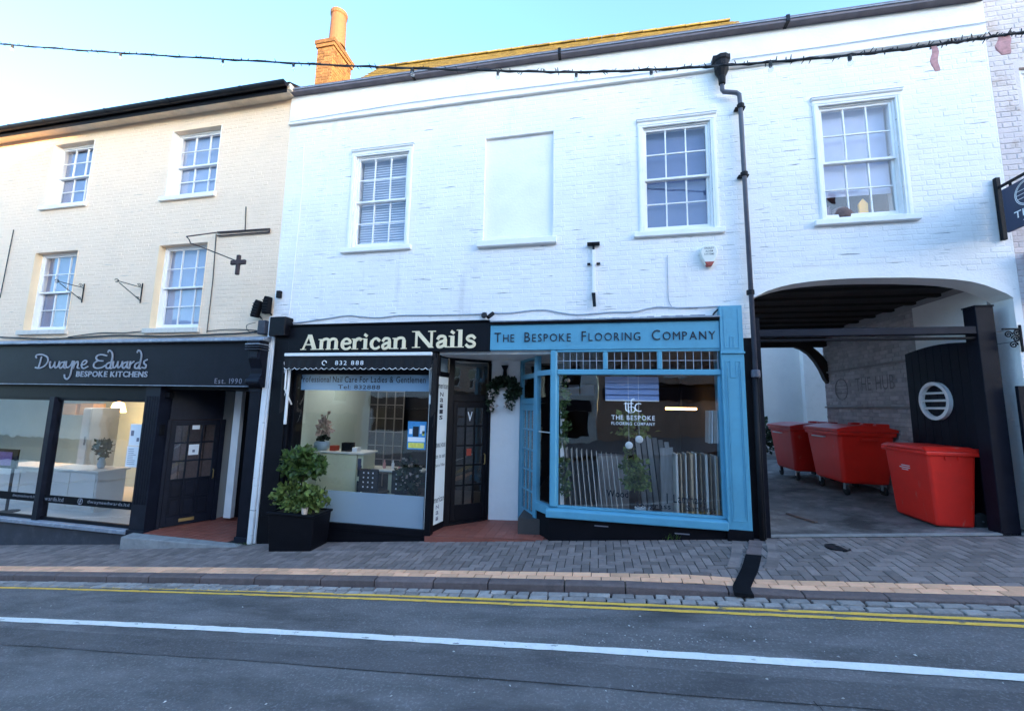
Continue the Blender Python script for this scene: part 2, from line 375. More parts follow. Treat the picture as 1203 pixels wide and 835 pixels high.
# ------------------------------------------------------------------ ground, road, pavement
def grid_sheet(name, mat, xs, rows, zf, label=None, kind='structure'):
    m = MB(); n = len(xs)
    for x in xs:
        for r in rows:
            y = r(x) if callable(r) else r
            m.v.append(Vector((x, y, zf(x, y))))
    k = len(rows)
    for i in range(n-1):
        for j in range(k-1): m.f.append((i*k+j, (i+1)*k+j, (i+1)*k+j+1, i*k+j+1))
    o = m.build(name, mat); o['kind'] = kind
    if label: o['label'] = label
    return o
xs_long = [-60,-40,-25]+[-14+.5*i for i in range(48)]+[16,25,40,60]
g = MB().quad((-250,-250,-24),(250,-250,21),(250,250,21),(-250,250,-24)).build('ground', 'concrete'); tag(g, 'broad sloping ground under the whole street', kind='structure')
road = grid_sheet('road', 'asphalt', xs_long, [lambda x: -8.9, -7, -5, -4, -3.2, -2.6, -2.2, lambda x: YKc(x)-.205-.02*smooth(1,3,x)], RZ, 'dark grey asphalt carriageway in front of the shops')
# resurfaced strip and cracks on the near side of the carriageway
m = MB(); rng = random.Random(3)
xsl = [-14+.25*i for i in range(90)]
for i in range(len(xsl)-1):
    a, b = xsl[i], xsl[i+1]
    f0 = lambda x: -2.74-.012*math.sin(x*1.3)-.03*x-.002*x*x; f1 = lambda x: -3.02-.006*math.sin(x*2.7)-.03*x-.002*x*x
    m.quad((a,f1(a),RZ(a,f1(a))+.004),(b,f1(b),RZ(b,f1(b))+.004),(b,f0(b),RZ(b,f0(b))+.004),(a,f0(a),RZ(a,f0(a))+.004))
tag(m.build('road_patch', 'asphalt_patch'), 'slightly darker resurfaced strip of asphalt below the white line', kind='structure')
m = MB()
for i in range(len(xsl)-1):
    a, b = xsl[i], xsl[i+1]; wa, wb_ = [.0005+.0028*abs(math.sin(x*3.1+math.sin(x*7))) for x in (a, b)]
    ya, yb = f1(a)-.01, f1(b)-.01
    m.quad((a,ya-wa,RZ(a,ya)+.006),(b,yb-wb_,RZ(b,yb)+.006),(b,yb+wb_,RZ(b,yb)+.006),(a,ya+wa,RZ(a,ya)+.006))
for k in range(9):
    y0, y1 = -3.03-k*.05, -3.08-k*.05; x = 1.33+.012*math.sin(k*2); m.quad((x-.003,y1,RZ(x,y1)+.005),(x+.003,y1,RZ(x,y1)+.005),(x+.002,y0,RZ(x,y0)+.005),(x-.004,y0,RZ(x,y0)+.005))
tag(m.build('road_crack', 'joint'), 'thin dark crack along the lower edge of the resurfaced strip', kind='structure')
def line(name, mat, yf, wd, label, x0=-14, x1=9, dz=.005, seed=1, breaks=()):
    rg = random.Random(seed); m = MB(); n = 184; st = (x1-x0)/n
    e = [(rg.uniform(-.005,.005), rg.uniform(-.005,.005)) for _ in range(n+1)]
    for i in range(n):
        a = x0+i*st; b = a+st
        if any(p < a < q for p, q in breaks): continue
        q = []
        for (x, s, k) in ((a,-1,i),(b,-1,i+1),(b,1,i+1),(a,1,i)):
            y = yf(max(-11,min(7,x)))+s*wd/2+e[k][0 if s < 0 else 1]; q.append((x, y, RZ(x,y)+dz))
        m.quad(*q)
    o = m.build(name, mat); tag(o, label, kind='structure'); return o
yc = lambda x: -1.75-.04*x-.002*x*x
line('yellow_line', 'line_yellow', lambda x: yc(x)+.048, .05, 'upper of the two yellow lines, next to the gutter stones', seed=2)
line('yellow_line', 'line_yellow', lambda x: yc(x)-.048, .05, 'lower of the two yellow lines, on the road side', seed=3)
line('white_line', 'line_white', lambda x: -2.555-.033*x-.0025*x*x, .092, 'long continuous white line along the carriageway', seed=4, dz=.006, breaks=((1.28,1.31),(2.05,2.07)))
# grit and litter scattered on the asphalt
m = MB(); rg = random.Random(9)
for _ in range(170):
    x = rg.gauss(.6, .6) if _ < 70 else rg.uniform(-9, 4); y = rg.gauss(-2.35, .12) if _ < 70 else rg.uniform(-3.6, -1.9)
    s = rg.uniform(.004, .014); z = RZ(x,y)+.006; a = rg.uniform(0,3.1)
    c, d = math.cos(a)*s, math.sin(a)*s
    m.add([(x-c,y-d,z),(x+d*.5,y-c*.5,z),(x+c,y+d,z),(x-d*.5,y+c*.5,z),(x,y,z+s*.6)],[(0,1,4),(1,2,4),(2,3,4),(3,0,4)])
tag(m.build('grit', 'litter'), 'pale grit and crumbs scattered on the road', kind='stuff')

pav = grid_sheet('pavement', 'joint', xs_long, [lambda x: YKc(x)+.10, -1.2, -.9, -.5, 0.0, .10], lambda x, y: PZ(x, y)-.012, 'sloping brick paved pavement along the shopfronts')
# herringbone pavers: the 300 that show largest are parts of the pavement, the rest one mesh
U = .1; cand = []
for k in range(-260, 260):
    for l in range(-90, 90):
        for (w_, h_, dx, dy) in ((2,1,0,0),(1,2,0,1)):
            x = (k+2*l+dx)*U-3; y = (k-2*l+dy)*U
            if x > 6.2 or x < -13.5 or y > .0 or y < -1.75: continue
            cand.append((x, y, x+w_*U, y+h_*U, w_))
def blockgeo(m, x0, x1, y0, y1, zf, top=0., th=.014, e=.004, j=.0045, seed=None, dz=0.):
    c = [(x0+j,y0+j),(x1-j,y0+j),(x1-j,y1-j),(x0+j,y1-j)]; ci = [(x0+j+e,y0+j+e),(x1-j-e,y0+j+e),(x1-j-e,y1-j-e),(x0+j+e,y1-j-e)]
    m.add([(x,y,zf(x,y)+top-th+dz) for x,y in c]+[(x,y,zf(x,y)+top-.003+dz) for x,y in c]+[(x,y,zf(x,y)+top+dz) for x,y in ci],
          [(0,1,5,4),(1,2,6,5),(2,3,7,6),(3,0,4,7),(4,5,9,8),(5,6,10,9),(6,7,11,10),(7,4,8,11),(8,9,10,11)])
flat = lambda x, y: .09*x+.02*y
protoH = MB(); blockgeo(protoH, 0, 2*U, 0, U, flat); protoV = MB(); blockgeo(protoV, 0, U, 0, 2*U, flat)
meH = protoH.build('paver_brick', 'paver'); meV = protoV.build('paver_brick', 'paver')
dH, dV = meH.data, meV.data
for o in (meH, meV): bpy.data.objects.remove(o)
rest = MB(); nind = 0; rg = random.Random(5)
cand.sort(key=lambda c: (c[0]-1.0)**2*.25+(c[1]+.9)**2)
for (x0, y0, x1, y1, w_) in cand:
    lim = YKc((x0+x1)/2)+.315
    inside = y0 >= lim and y1 <= -.004
    ramp = x1 > .8 and y0 < -.65
    dz = rg.uniform(-.0025, .0015)
    if inside and not ramp and nind < 300 and x1 < 3.6 and x0 > -2.6:
        instance(dH if w_ == 2 else dV, 'paver_brick', (x0, y0, GZ(x0,y0)+dz), pav); nind += 1
    else:
        a, b = max(y0, lim), min(y1, -.004)
        if b-a > .02: blockgeo(rest, x0, x1, a, b, PZ, dz=dz)
o = rest.build('paver_bricks', 'paver', pav); o['kind'] = 'stuff'
# two courses of buff edging bricks, granite kerb stones, gutter setts
x = -13.2; i = 0
for row in range(2):
    x = -13.2+row*.1
    while x < 6.2:
        m = MB(); L = .21; y0 = YKc(x+L/2)+.115+row*.1
        blockgeo(m, x, x+L, y0, y0+.1, PZ, top=.001+rg.uniform(-.003,.002), th=.014)
        m.build('edging_brick', 'edging', pav); x += L
kerb = MB().quad((-60,-1.2,RZ(-60,-1.2)-.03),(60,-1.2,RZ(60,-1.2)-.03),(60,-1.9,RZ(60,-1.9)-.03),(-60,-1.9,RZ(-60,-1.9)-.03)).build('kerb', 'joint'); tag(kerb, 'granite kerb and cobbled gutter along the pavement', kind='structure')
x = -13.5
while x < 6.3:
    L = rg.uniform(.62, .98); ya, yb = YKc(x), YKc(x+L); j = .006
    if x < 1.28 < x+L+.2: L = 1.28-x if 1.28-x > .3 else L
    ya, yb = YKc(x), YKc(x+L)
    def kz(xx, yy): return PZ(xx, yy)+.002
    e = .018; q = lambda xx, yy, zz: (xx, yy, zz)
    m = MB()
    lo = [(x+j,ya,RZ(x,ya)-.02),(x+L-j,yb,RZ(x+L,yb)-.02),(x+L-j,yb+.112,RZ(x+L,yb)-.02),(x+j,ya+.112,RZ(x,ya)-.02)]
    mi = [(x+j,ya,kz(x,ya)-e),(x+L-j,yb,kz(x+L,yb)-e),(x+L-j,yb+.112,kz(x+L,yb+.1)-.001),(x+j,ya+.112,kz(x,ya+.1)-.001)]
    hi = [(x+j+.004,ya+e,kz(x,ya)-.002),(x+L-j-.004,yb+e,kz(x+L,yb)-.002),(x+L-j-.004,yb+.108,kz(x+L,yb+.1)),(x+j+.004,ya+.108,kz(x,ya+.1))]
    m.add(lo+mi+hi, [(0,1,5,4),(1,2,6,5),(2,3,7,6),(3,0,4,7),(4,5,9,8),(5,6,10,9),(6,7,11,10),(7,4,8,11),(8,9,10,11)])
    m.build('kerb_stone', 'kerb_stone', kerb, bevel=.004); x += L
for row in range(2):
    x = -11.5+row*.06
    while x < 4.6:
        L = rg.uniform(.12, .24); gap = .018; wv = .078
        ya = YKc(x+L/2)-.020-row*.098-(.02*smooth(1,3,x) if row else 0); m = MB(); yb = ya-wv-rg.uniform(-.008,.008)
        skew = rg.uniform(-.015,.015); h = rg.uniform(.006,.015)
        c = [(x,yb),(x+L-gap+skew*.5,yb+skew*.3),(x+L-gap,ya),(x+skew,ya)]; cx = sum(p[0] for p in c)/4; cy = sum(p[1] for p in c)/4
        ci = [(cx+(p[0]-cx)*.91, cy+(p[1]-cy)*.86) for p in c]
        m.add([(a,b,RZ(a,b)-.02) for a,b in c]+[(a,b,RZ(a,b)+h*.3) for a,b in c]+[(a,b,RZ(a,b)+h) for a,b in ci],
              [(0,1,5,4),(1,2,6,5),(2,3,7,6),(3,0,4,7),(4,5,9,8),(5,6,10,9),(6,7,11,10),(7,4,8,11),(8,9,10,11)])
        m.build('sett', 'sett', kerb, smooth=False); x += L
# drainage channel across the pavement, drain cover
t = thing('drain_channel', 'black tarmac strip and iron channel cover crossing the pavement to the kerb', 'drain', (1.75,-.8,PZ(1.75,-.8)))
m = MB()
def strip(m, pts, wd, zo, zf):
    pts = [(q.x, q.y) for q in catmull([Vector(p) for p in pts], 6)]
    for (a, b) in zip(pts[:-1], pts[1:]):
        m.hexa([(a[0]-wd/2,a[1],zf(a[0],a[1])-.02),(a[0]+wd/2,a[1],zf(a[0],a[1])-.02),(b[0]+wd/2,b[1],zf(*b)-.02),(b[0]-wd/2,b[1],zf(*b)-.02)],
               [(a[0]-wd/2,a[1],zf(a[0],a[1])+zo),(a[0]+wd/2,a[1],zf(a[0],a[1])+zo),(b[0]+wd/2,b[1],zf(*b)+zo),(b[0]-wd/2,b[1],zf(*b)+zo)])
pc = [(2.02,-.06),(1.95,-.26),(1.80,-.62)]; pd = [(1.80,-.63),(1.66,-.95),(1.50,-1.25),(1.42,-1.42),(1.40,-1.56)]
strip(m, pc, .16, .008, PZ); m.build('channel_cover', 'kerb_stone', t)
m = MB(); strip(m, pd, .17, .013, PZ); m.build('tarmac_fill', 'black_matt', t)
m = MB(); strip(m, [(1.80,-.06),(1.62,-.62),(1.47,-.98)], .13, .004, PZ); m.build('side_slab', 'paver', t)
m = MB(); strip(m, [(2.20,-.06),(2.02,-.62),(1.85,-.98)], .13, .004, PZ); m.build('side_slab', 'paver', t)
m = MB().lathe((2.81,-.37,PZ(2.81,-.37)+.004), [(.13,-.02),(.13,.002),(.11,.004),(.105,0),(.02,.001)], 20)
solo(m.build('drain_cover', 'iron'), 'small round iron drain cover sunk in the pavement before the passage', 'drain cover')
m = MB(); rg = random.Random(4)
for _ in range(70):
    x = .97+rg.gauss(0,.06); y = -.03+rg.gauss(0,.015); z = GZ(x,y); h = rg.uniform(.03,.10); a = rg.uniform(-.05,.05); b = rg.uniform(-.07,.01)
    m.add([(x-.004,y,z),(x+.004,y,z),(x+a,y+b,z+h)],[(0,1,2)])
solo(m.build('grass_tuft', 'grass'), 'small green weed tuft growing at the foot of the blue shopfront', 'weed')
m = MB()
for _ in range(60):
    x = -5.78+rg.gauss(0,.12); y = -.12+rg.gauss(0,.03); z = GZ(x,y); h = rg.uniform(.02,.06)
    m.add([(x-.005,y,z),(x+.005,y,z),(x+rg.uniform(-.04,.04),y-.03,z+h)],[(0,1,2)])
solo(m.build('grass_tuft', 'grass'), 'low weeds at the foot of the white board between the shops', 'weed')

# ------------------------------------------------------------------ lettering
GC = {}
def glyphs(s, off=0.):
    if (s, off) in GC: return GC[(s, off)]
    c = bpy.data.curves.new('lettering', 'FONT'); c.body = s; c.offset = off; c.resolution_u = 3
    o = bpy.data.objects.new('lettering', c); COL.objects.link(o); bpy.context.view_layer.update()
    me = o.to_mesh(); vs = [(v.co.x, v.co.y) for v in me.vertices]; fs = [tuple(p.vertices) for p in me.polygons]
    o.to_mesh_clear(); bpy.data.objects.remove(o); bpy.data.curves.remove(c); GC[(s, off)] = (vs, fs); return vs, fs
def lettering(runs, mapf, name, mat, parent, box, off=0., track=0., depth=.004, label=None, split=False):
    """runs: list of (text, size); box (u0,u1,v0,v1) on the surface; mapf(u,v,d)"""
    V_, F_ = [], []; cx = 0; cuts = []
    for s, sz in runs:
        for ch in s:
            if ch == ' ': cx += .32*sz+track; continue
            vs, fs = glyphs(ch, off)
            if not vs: continue
            x0 = min(v[0] for v in vs); x1 = max(v[0] for v in vs); n = len(V_); cuts.append((n, len(F_)))
            V_ += [((v[0]-x0)*sz+cx, v[1]*sz) for v in vs]; F_ += [tuple(i+n for i in f) for f in fs]
            cx += (x1-x0)*sz+(.10*sz)+track
    a0 = min(v[0] for v in V_); a1 = max(v[0] for v in V_); b0 = min(v[1] for v in V_); b1 = max(v[1] for v in V_)
    u0, u1, v0, v1 = box
    if split:
        cuts.append((len(V_), len(F_)))
        for (n0, f0), (n1, f1) in zip(cuts[:-1], cuts[1:]):
            m = MB(); m.v = [Vector(mapf(u0+(v[0]-a0)/(a1-a0)*(u1-u0), v0+(v[1]-b0)/(b1-b0)*(v1-v0), depth)) for v in V_[n0:n1]]
            nn = len(m.v); m.v += [Vector(mapf(u0+(v[0]-a0)/(a1-a0)*(u1-u0), v0+(v[1]-b0)/(b1-b0)*(v1-v0), 0)) for v in V_[n0:n1]]
            m.f = [tuple(i-n0 for i in f) for f in F_[f0:f1]]; ed = {}
            for f in m.f:
                for i in range(len(f)): e = (f[i], f[(i+1)%len(f)]); ed[e] = 1
            m.f += [(b, a, a+nn, b+nn) for (a, b) in ed if (b, a) not in ed]
            m.build('letter', mat, parent)
        return
    m = MB(); m.v = [Vector(mapf(u0+(v[0]-a0)/(a1-a0)*(u1-u0), v0+(v[1]-b0)/(b1-b0)*(v1-v0), depth)) for v in V_]; m.f = F_
    return m.build(name, mat, parent, label=label)
def front(Y): return lambda u, v, d: (u, Y-d, v)
def strokes(m, pts, wd, Y, d):            # ribbon through points (x,z) standing d proud of Y
    n = len(pts)
    for i in range(n-1):
        a, b = Vector(pts[i]), Vector(pts[i+1]); t = (b-a)
        if t.length < 1e-6: continue
        t.normalize(); nrm = Vector((-t.y, t.x))*wd/2; a2, b2 = a-t*wd*.3, b+t*wd*.3; dd = d+.0004*(i % 3)
        m.add([(a2.x-nrm.x,Y-dd,a2.y-nrm.y),(b2.x-nrm.x,Y-dd,b2.y-nrm.y),(b2.x+nrm.x,Y-dd,b2.y+nrm.y),(a2.x+nrm.x,Y-dd,a2.y+nrm.y),
               (a2.x-nrm.x,Y,a2.y-nrm.y),(b2.x-nrm.x,Y,b2.y-nrm.y),(b2.x+nrm.x,Y,b2.y+nrm.y),(a2.x+nrm.x,Y,a2.y+nrm.y)],
              [(0,1,2,3),(0,4,5,1),(1,5,6,2),(2,6,7,3),(3,7,4,0)])
# ------------------------------------------------------------------ sash windows
def sash_window(parent, x0, x1, z0, z1, y, label=None, fr=.05, lower_in=.045, sillmat=None, sill=None):
    """box frame filling x0..x1, z0..z1 with its face at y; two sashes of 3 x 2 panes"""
    m = MB(); d = .13
    m.box(x0,x0+fr,y,y+d,z0,z1).box(x1-fr,x1,y,y+d,z0,z1).box(x0+fr,x1-fr,y+.002,y+d,z1-fr,z1).box(x0+fr,x1-fr,y+.002,y+d,z0,z0+.04)
    wn = m.build('window', 'white_paint', parent, bevel=.003, label=label)
    a, b = x0+fr, x1-fr; zm = (z0+.04+z1-fr)/2; st = .034; gb = .018
    for (zl, zh, yy, top) in ((zm-.02, z1-fr, y+.022, True), (z0+.04, zm+.02, y+.022+lower_in, False)):
        zb = .035 if top else .07; zt = st if top else .035
        s = MB().box(a,a+st,yy,yy+.04,zl,zh).box(b-st,b,yy,yy+.04,zl,zh).box(a+st,b-st,yy+.001,yy+.04,zl,zl+zb).box(a+st,b-st,yy+.001,yy+.04,zh-zt,zh)
        s.build('sash', 'white_paint', wn, bevel=.003)
        ga, gbb, gl, gh = a+st, b-st, zl+zb, zh-zt; pw = (gbb-ga-2*gb)/3; ph = (gh-gl-gb)/2
        for i in (1, 2): bx('glazing_bar', 'white_paint', wn, ga+i*pw+(i-1)*gb, ga+i*pw+i*gb, yy+.006, yy+.034, gl, gh, bevel=0)
        bx('glazing_bar', 'white_paint', wn, ga, gbb, yy+.009, yy+.031, gl+ph, gl+ph+gb, bevel=0)
        for i in range(3):
            for k in range(2):
                bx('pane', 'pane', wn, ga+i*(pw+gb), ga+i*(pw+gb)+pw, yy+.018, yy+.022, gl+k*(ph+gb), gl+k*(ph+gb)+ph, bevel=0)
    return wn

# ------------------------------------------------------------------ doors on any upright plane
def plane_map(A, B):
    A, B = Vector((A[0],A[1],0)), Vector((B[0],B[1],0)); u = (B-A).normalized(); n = Vector((u.y, -u.x, 0))
    return (lambda s, v, d: tuple(A+u*s+n*d+Vector((0,0,v)))), (B-A).length
def pbox(m, f, u0, u1, v0, v1, d0, d1):
    return m.hexa([f(u0,v0,d0),f(u1,v0,d0),f(u1,v0,d1),f(u0,v0,d1)], [f(u0,v1,d0),f(u1,v1,d0),f(u1,v1,d1),f(u0,v1,d1)])
def door(parent, A, B, z0, z1, cols, rows, glazed, mat, stile=.09, rail=.10, bottom=.2, label=None, plate=True, handle=.9, gmat='shop_glass'):
    f, W = plane_map(A, B); m = MB(); b = .03
    pbox(m, f, 0, stile, z0, z1, -.045, 0); pbox(m, f, W-stile, W, z0, z1, -.045, 0)
    pbox(m, f, stile, W-stile, z0, z0+bottom, -.044, -.001); pbox(m, f, stile, W-stile, z1-rail, z1, -.044, -.001)
    a0, a1, v0, v1 = stile, W-stile, z0+bottom, z1-rail
    pw = (a1-a0-(cols-1)*b)/cols; ph = (v1-v0-(rows-1)*b)/rows
    for i in range(1, cols): pbox(m, f, a0+i*pw+(i-1)*b, a0+i*(pw+b), v0, v1, -.04, -.004)
    for k in range(1, rows): pbox(m, f, a0, a1, v0+k*ph+(k-1)*b, v0+k*(ph+b), -.039, -.006)
    d = m.build('door', mat, parent, bevel=.004, label=label)
    for i in range(cols):
        for k in range(rows):
            u, v = a0+i*(pw+b), v0+k*(ph+b)
            if k in glazed: pbox(MB(), f, u, u+pw, v, v+ph, -.024, -.019).build('pane', gmat, d)
            else:
                q = MB(); pbox(q, f, u, u+pw, v, v+ph, -.034, -.022); pbox(q, f, u+.03, u+pw-.03, v+.03, v+ph-.03, -.024, -.008); q.build('panel', mat, d, bevel=.004)
    if plate: pbox(MB(), f, W/2-.12, W/2+.12, z0+bottom*.35, z0+bottom*.35+.06, -.01, .006).build('letter_plate', 'brass', d, bevel=.003)
    if handle:
        q = MB(); hz = z0+handle
        q.tube([f(W-.045,hz-.09,.005), f(W-.045,hz-.07,.045), f(W-.045,hz+.07,.045), f(W-.045,hz+.09,.005)], .009, 8)
        q.build('handle', 'brass', d)
    return d

ORD = ['leftmost','second','third','fourth','fifth','sixth','seventh','eighth','ninth','tenth','eleventh']
def nth(i, n): return 'leftmost' if i == 0 else ('rightmost' if i == n-1 else ORD[i]+' from left')
# ================================================================== CREAM BUILDING
cb = thing('cream_building', 'cream painted brick house with black kitchen shopfront and dark gutter', 'building', (-9.5,0,GZ(-9.5,0)))
CH = [(-11.80,-10.63,6.08,7.55),(-8.52,-7.32,6.00,7.46),(-11.83,-10.62,3.33,5.06),(-8.50,-7.33,3.31,5.02)]
rectp = lambda h: [(h[0],h[2]),(h[1],h[2]),(h[1],h[3]),(h[0],h[3])]
fxz = lambda u, v, d: (u, d, v)
filled([(-18,3.0),(-5.72,3.0),(-5.72,7.95),(-18,7.95)], [rectp(h) for h in CH], fxz, (0,.30)).build('wall', 'cream_wall', cb)
rg = random.Random(11); st = MB(); pool = []
for r in bond_rows(-14.6, -5.724, 3.14, 7.78, rg):
    for c in clip_holes(r, CH):
        full = abs(c[1]-c[0]-.215) < .002 and c[3]-c[2] > .06
        (pool.append(c) if full else brick_geo(st, lambda u,v,d: (u,-d,v), *c, .0024+rg.uniform(-.0014,.0016)))
pool.sort(key=lambda c: (c[0]+6.2)**2+(c[2]-4.6)**2)
bm_ = MB(); brick_geo(bm_, lambda u,v,d: (u,-d,v), 0, .215, 0, .067, .0026); po = bm_.build('brick', 'cream_wall'); cream_brick = po.data; bpy.data.objects.remove(po)
for i, c in enumerate(pool):
    if i < 300: instance(cream_brick, 'brick', (c[0], rg.uniform(-.001,.002), c[2]), cb)
    else: brick_geo(st, lambda u,v,d: (u,-d,v), *c, .0024+rg.uniform(-.0014,.0016))
st.build('brick_courses', 'cream_wall', cb, kind='stuff')
for i, h in enumerate(CH):
    up = i < 2
    wn = sash_window(cb, h[0]-.012, h[1]+.022, h[2]+.035, h[3]+.012, .115)
    bx('sill', 'sill_stone' if not up else 'white_paint', wn, h[0]-.09, h[1]+.05, -.06, .12, h[2]-.06, h[2]+.03)
    rm = 'white_paint' if up else 'cream_paint'
    bx('reveal', rm, wn, h[0]-.004, h[0]+.006, -.008, .118, h[2]+.03, h[3], bevel=0)
    bx('reveal', rm, wn, h[1]-.006, h[1]+.004, -.008, .118, h[2]+.03, h[3], bevel=0)
    bx('blind', 'blind_cool' if i in (1,3) else 'blind_blue', wn, h[0]+.035, h[1]-.025, .235, .241, h[2]+.05, h[3]-.04, bevel=0)
# eaves
bx('soffit', 'soffit', cb, -18, -5.66, -.22, -.002, 7.785, 7.81)
bx('fascia_board', 'black_gutter', cb, -18, -5.66, -.245, -.222, 7.74, 7.93)
gm = MB(); pr = [(-.31+.07*math.cos(a), 7.885+.075*math.sin(a)) for a in [math.pi+math.pi*i/8 for i in range(9)]]
gm.prism(pr+[(-.246,7.91),(-.374,7.91)][:0], 'x', -18, -5.62); gt = gm.build('gutter', 'black_gutter', cb)
for x in (-12.6,-11.6,-9.9,-8.3,-6.6):
    MB().prism([(-.31+.078*math.cos(a), 7.885+.083*math.sin(a)) for a in [math.pi+math.pi*i/8 for i in range(9)]], 'x', x, x+.05).build('gutter_joint', 'black_gutter', gt)
bx('verge_block', 'soffit', cb, -5.72, -5.60, -.22, .1, 7.80, 7.92)
m = MB().quad((-18,-.25,7.93),(-5.6,-.25,7.93),(-5.6,4,9.9),(-18,4,9.9)); m.quad((-18,4,9.9),(-5.6,4,9.9),(-5.6,8,7.9),(-18,8,7.9)); rf = m.build('roof', 'slate', cb)
MB().lathe((-10.0,.05,8.1), [(.07,0),(.075,.12),(.06,.16),(.03,.17)], 12).build('vent_cap', 'terracotta', rf)
# inside upstairs and back of the house, so that no light leaks through
bx('back_wall', 'dark_room', cb, -18, -5.75, 4.5, 4.7, -1.6, 7.8, bevel=0)
bx('upper_floor', 'dark_room', cb, -20.5, -5.76, .32, 4.48, 2.45, 2.95, bevel=0)
bx('party_wall', 'dim_plaster', cb, -5.76, -5.73, .31, 4.6, -.6, 7.8, bevel=0)
bx('upper_ceiling', 'dim_plaster', cb, -18, -5.78, .31, 4.48, 7.65, 7.75, bevel=0)
# ---- kitchen shopfront
fo = bx('fascia', 'navy_black', cb, -18, -5.92, -.15, .28, 2.235, 3.03)
bx('fascia_bead', 'lead', fo, -18, -5.95, -.158, -.151, 2.236, 2.25, bevel=0)
m = MB().prism([(.0,3.15),(-.02,3.15),(-.25,3.085),(-.25,3.035),(.0,3.035)], 'x', -18, -5.64); fl = m.build('flashing', 'lead', cb, bevel=.01)
cn = MB().prism([(.0,3.03),(-.29,3.03),(-.29,2.95),(-.25,2.93),(-.25,2.72),(-.22,2.66),(-.175,2.56),(-.17,2.46),(-.21,2.40),(-.235,2.33),(-.21,2.26),(-.15,2.23),(.0,2.23)], 'x', -5.92, -5.68).build('console_bracket', 'navy_black', cb, bevel=.008, seg=2)
for z in (2.99,2.945,2.90): bx('moulding', 'lead' if z > 2.98 else 'riser_paint', cn, -5.95, -5.66, -.31, -.05, z-.03, z-.012, bevel=.004)
bx('panel', 'navy_paint', cn, -5.88, -5.73, -.262, -.251, 2.74, 2.88)
MB().lathe((-5.93,-.205,2.33), [(.0,0),(.055,0),(.06,.02),(.06,.26),(.055,.28),(.0,.28)], 14, 'x').build('scroll', 'navy_paint', cn)
pl = bx('pilaster', 'navy_black', cb, -5.98, -5.76, -.08, .22, -.6, 2.23)
bx('plinth', 'navy_paint', pl, -6.0, -5.75, -.1, .0, -.6, -.28); bx('capital', 'navy_paint', pl, -5.995, -5.755, -.095, .0, 2.15, 2.225)
pl = bx('pilaster', 'navy_paint', cb, -8.27, -7.93, -.08, .16, -.9, 2.232)
bx('plinth', 'navy_paint', pl, -8.29, -7.9, -.11, .0, -.9, -.34)
for i in range(5): bx('flute', 'navy_black', pl, -8.235+i*.06, -8.20+i*.06, -.087, -.079, .1, 2.05, bevel=.003)
bx('head_board', 'black_paint', cb, -18, -8.27, -.02, .08, 1.97, 2.233)
bx('stall_riser', 'riser_paint', cb, -18, -8.27, -.05, .1, -2.2, -.425)
bx('window_sill', 'lead', cb, -18, -8.28, -.13, .1, -.42, -.35, bevel=.008)
bx('mullion', 'navy_paint', cb, -10.66, -10.53, -.07, .09, -.348, 2.0)
for (a, b) in ((-18,-10.66),(-10.53,-8.27)):
    sw = MB().box(a,b,-.015,.03,-.349,-.29).box(a,b,-.012,.03,1.93,1.972).box(b-.045,b,-.014,.031,-.30,1.94).build('shop_window', 'black_paint', cb)
    bx('pane', 'shop_glass', sw, a, b-.045, .004, .010, -.29, 1.93, bevel=0)
    st_ = bx('sign_strip', 'black_matt', sw, a, b-.05, -.002, .002, -.03, .115, bevel=0)
    ff = front(-.002)
    if b < -10:
        lettering([('dwayneedwards.ltd',1)], ff, 'lettering', 'grey_letter', sw, (-11.35,-10.72,.015,.085), depth=.003)
    else:
        lettering([('wards.ltd',1)], ff, 'lettering', 'grey_letter', sw, (-10.50,-10.02,.01,.085), depth=.003)
        lettering([('dwayneedwards.ltd',1)], ff, 'lettering', 'grey_letter', sw, (-9.42,-8.42,.01,.085), depth=.003)
        for cx in (-9.60,):
            ring = MB()
            strokes(ring, [(cx+.055*math.cos(a_), .045+.055*math.sin(a_)) for a_ in [i*math.pi/8 for i in range(17)]], .010, -.002, .003)
            strokes(ring, [(cx+.018,.078),(cx,.075),(cx-.002,.0)], .014, -.002, .003); strokes(ring, [(cx-.02,.05),(cx+.018,.05)], .012, -.002, .004); ring.build('emblem', 'grey_letter', sw)
        for (za, zb, xa) in ((1.12,1.52,-8.63),(.73,1.11,-8.645)):
            pp = bx('paper_notice', 'paper', sw, xa, xa+.28, -.001, .003, za, zb, bevel=0)
        bx('notice_print', 'dull_letter', sw, -8.60, -8.53, -.003, -.002, 1.30, 1.40, bevel=0); bx('notice_print', 'dull_letter', sw, -8.45, -8.39, -.003, -.002, 1.20, 1.27, bevel=0)
        for k in range(9): bx('notice_print', 'dull_letter', sw, -8.61, -8.61+rg.uniform(.12,.2), -.003, -.002, .78+k*.034, .788+k*.034, bevel=0)
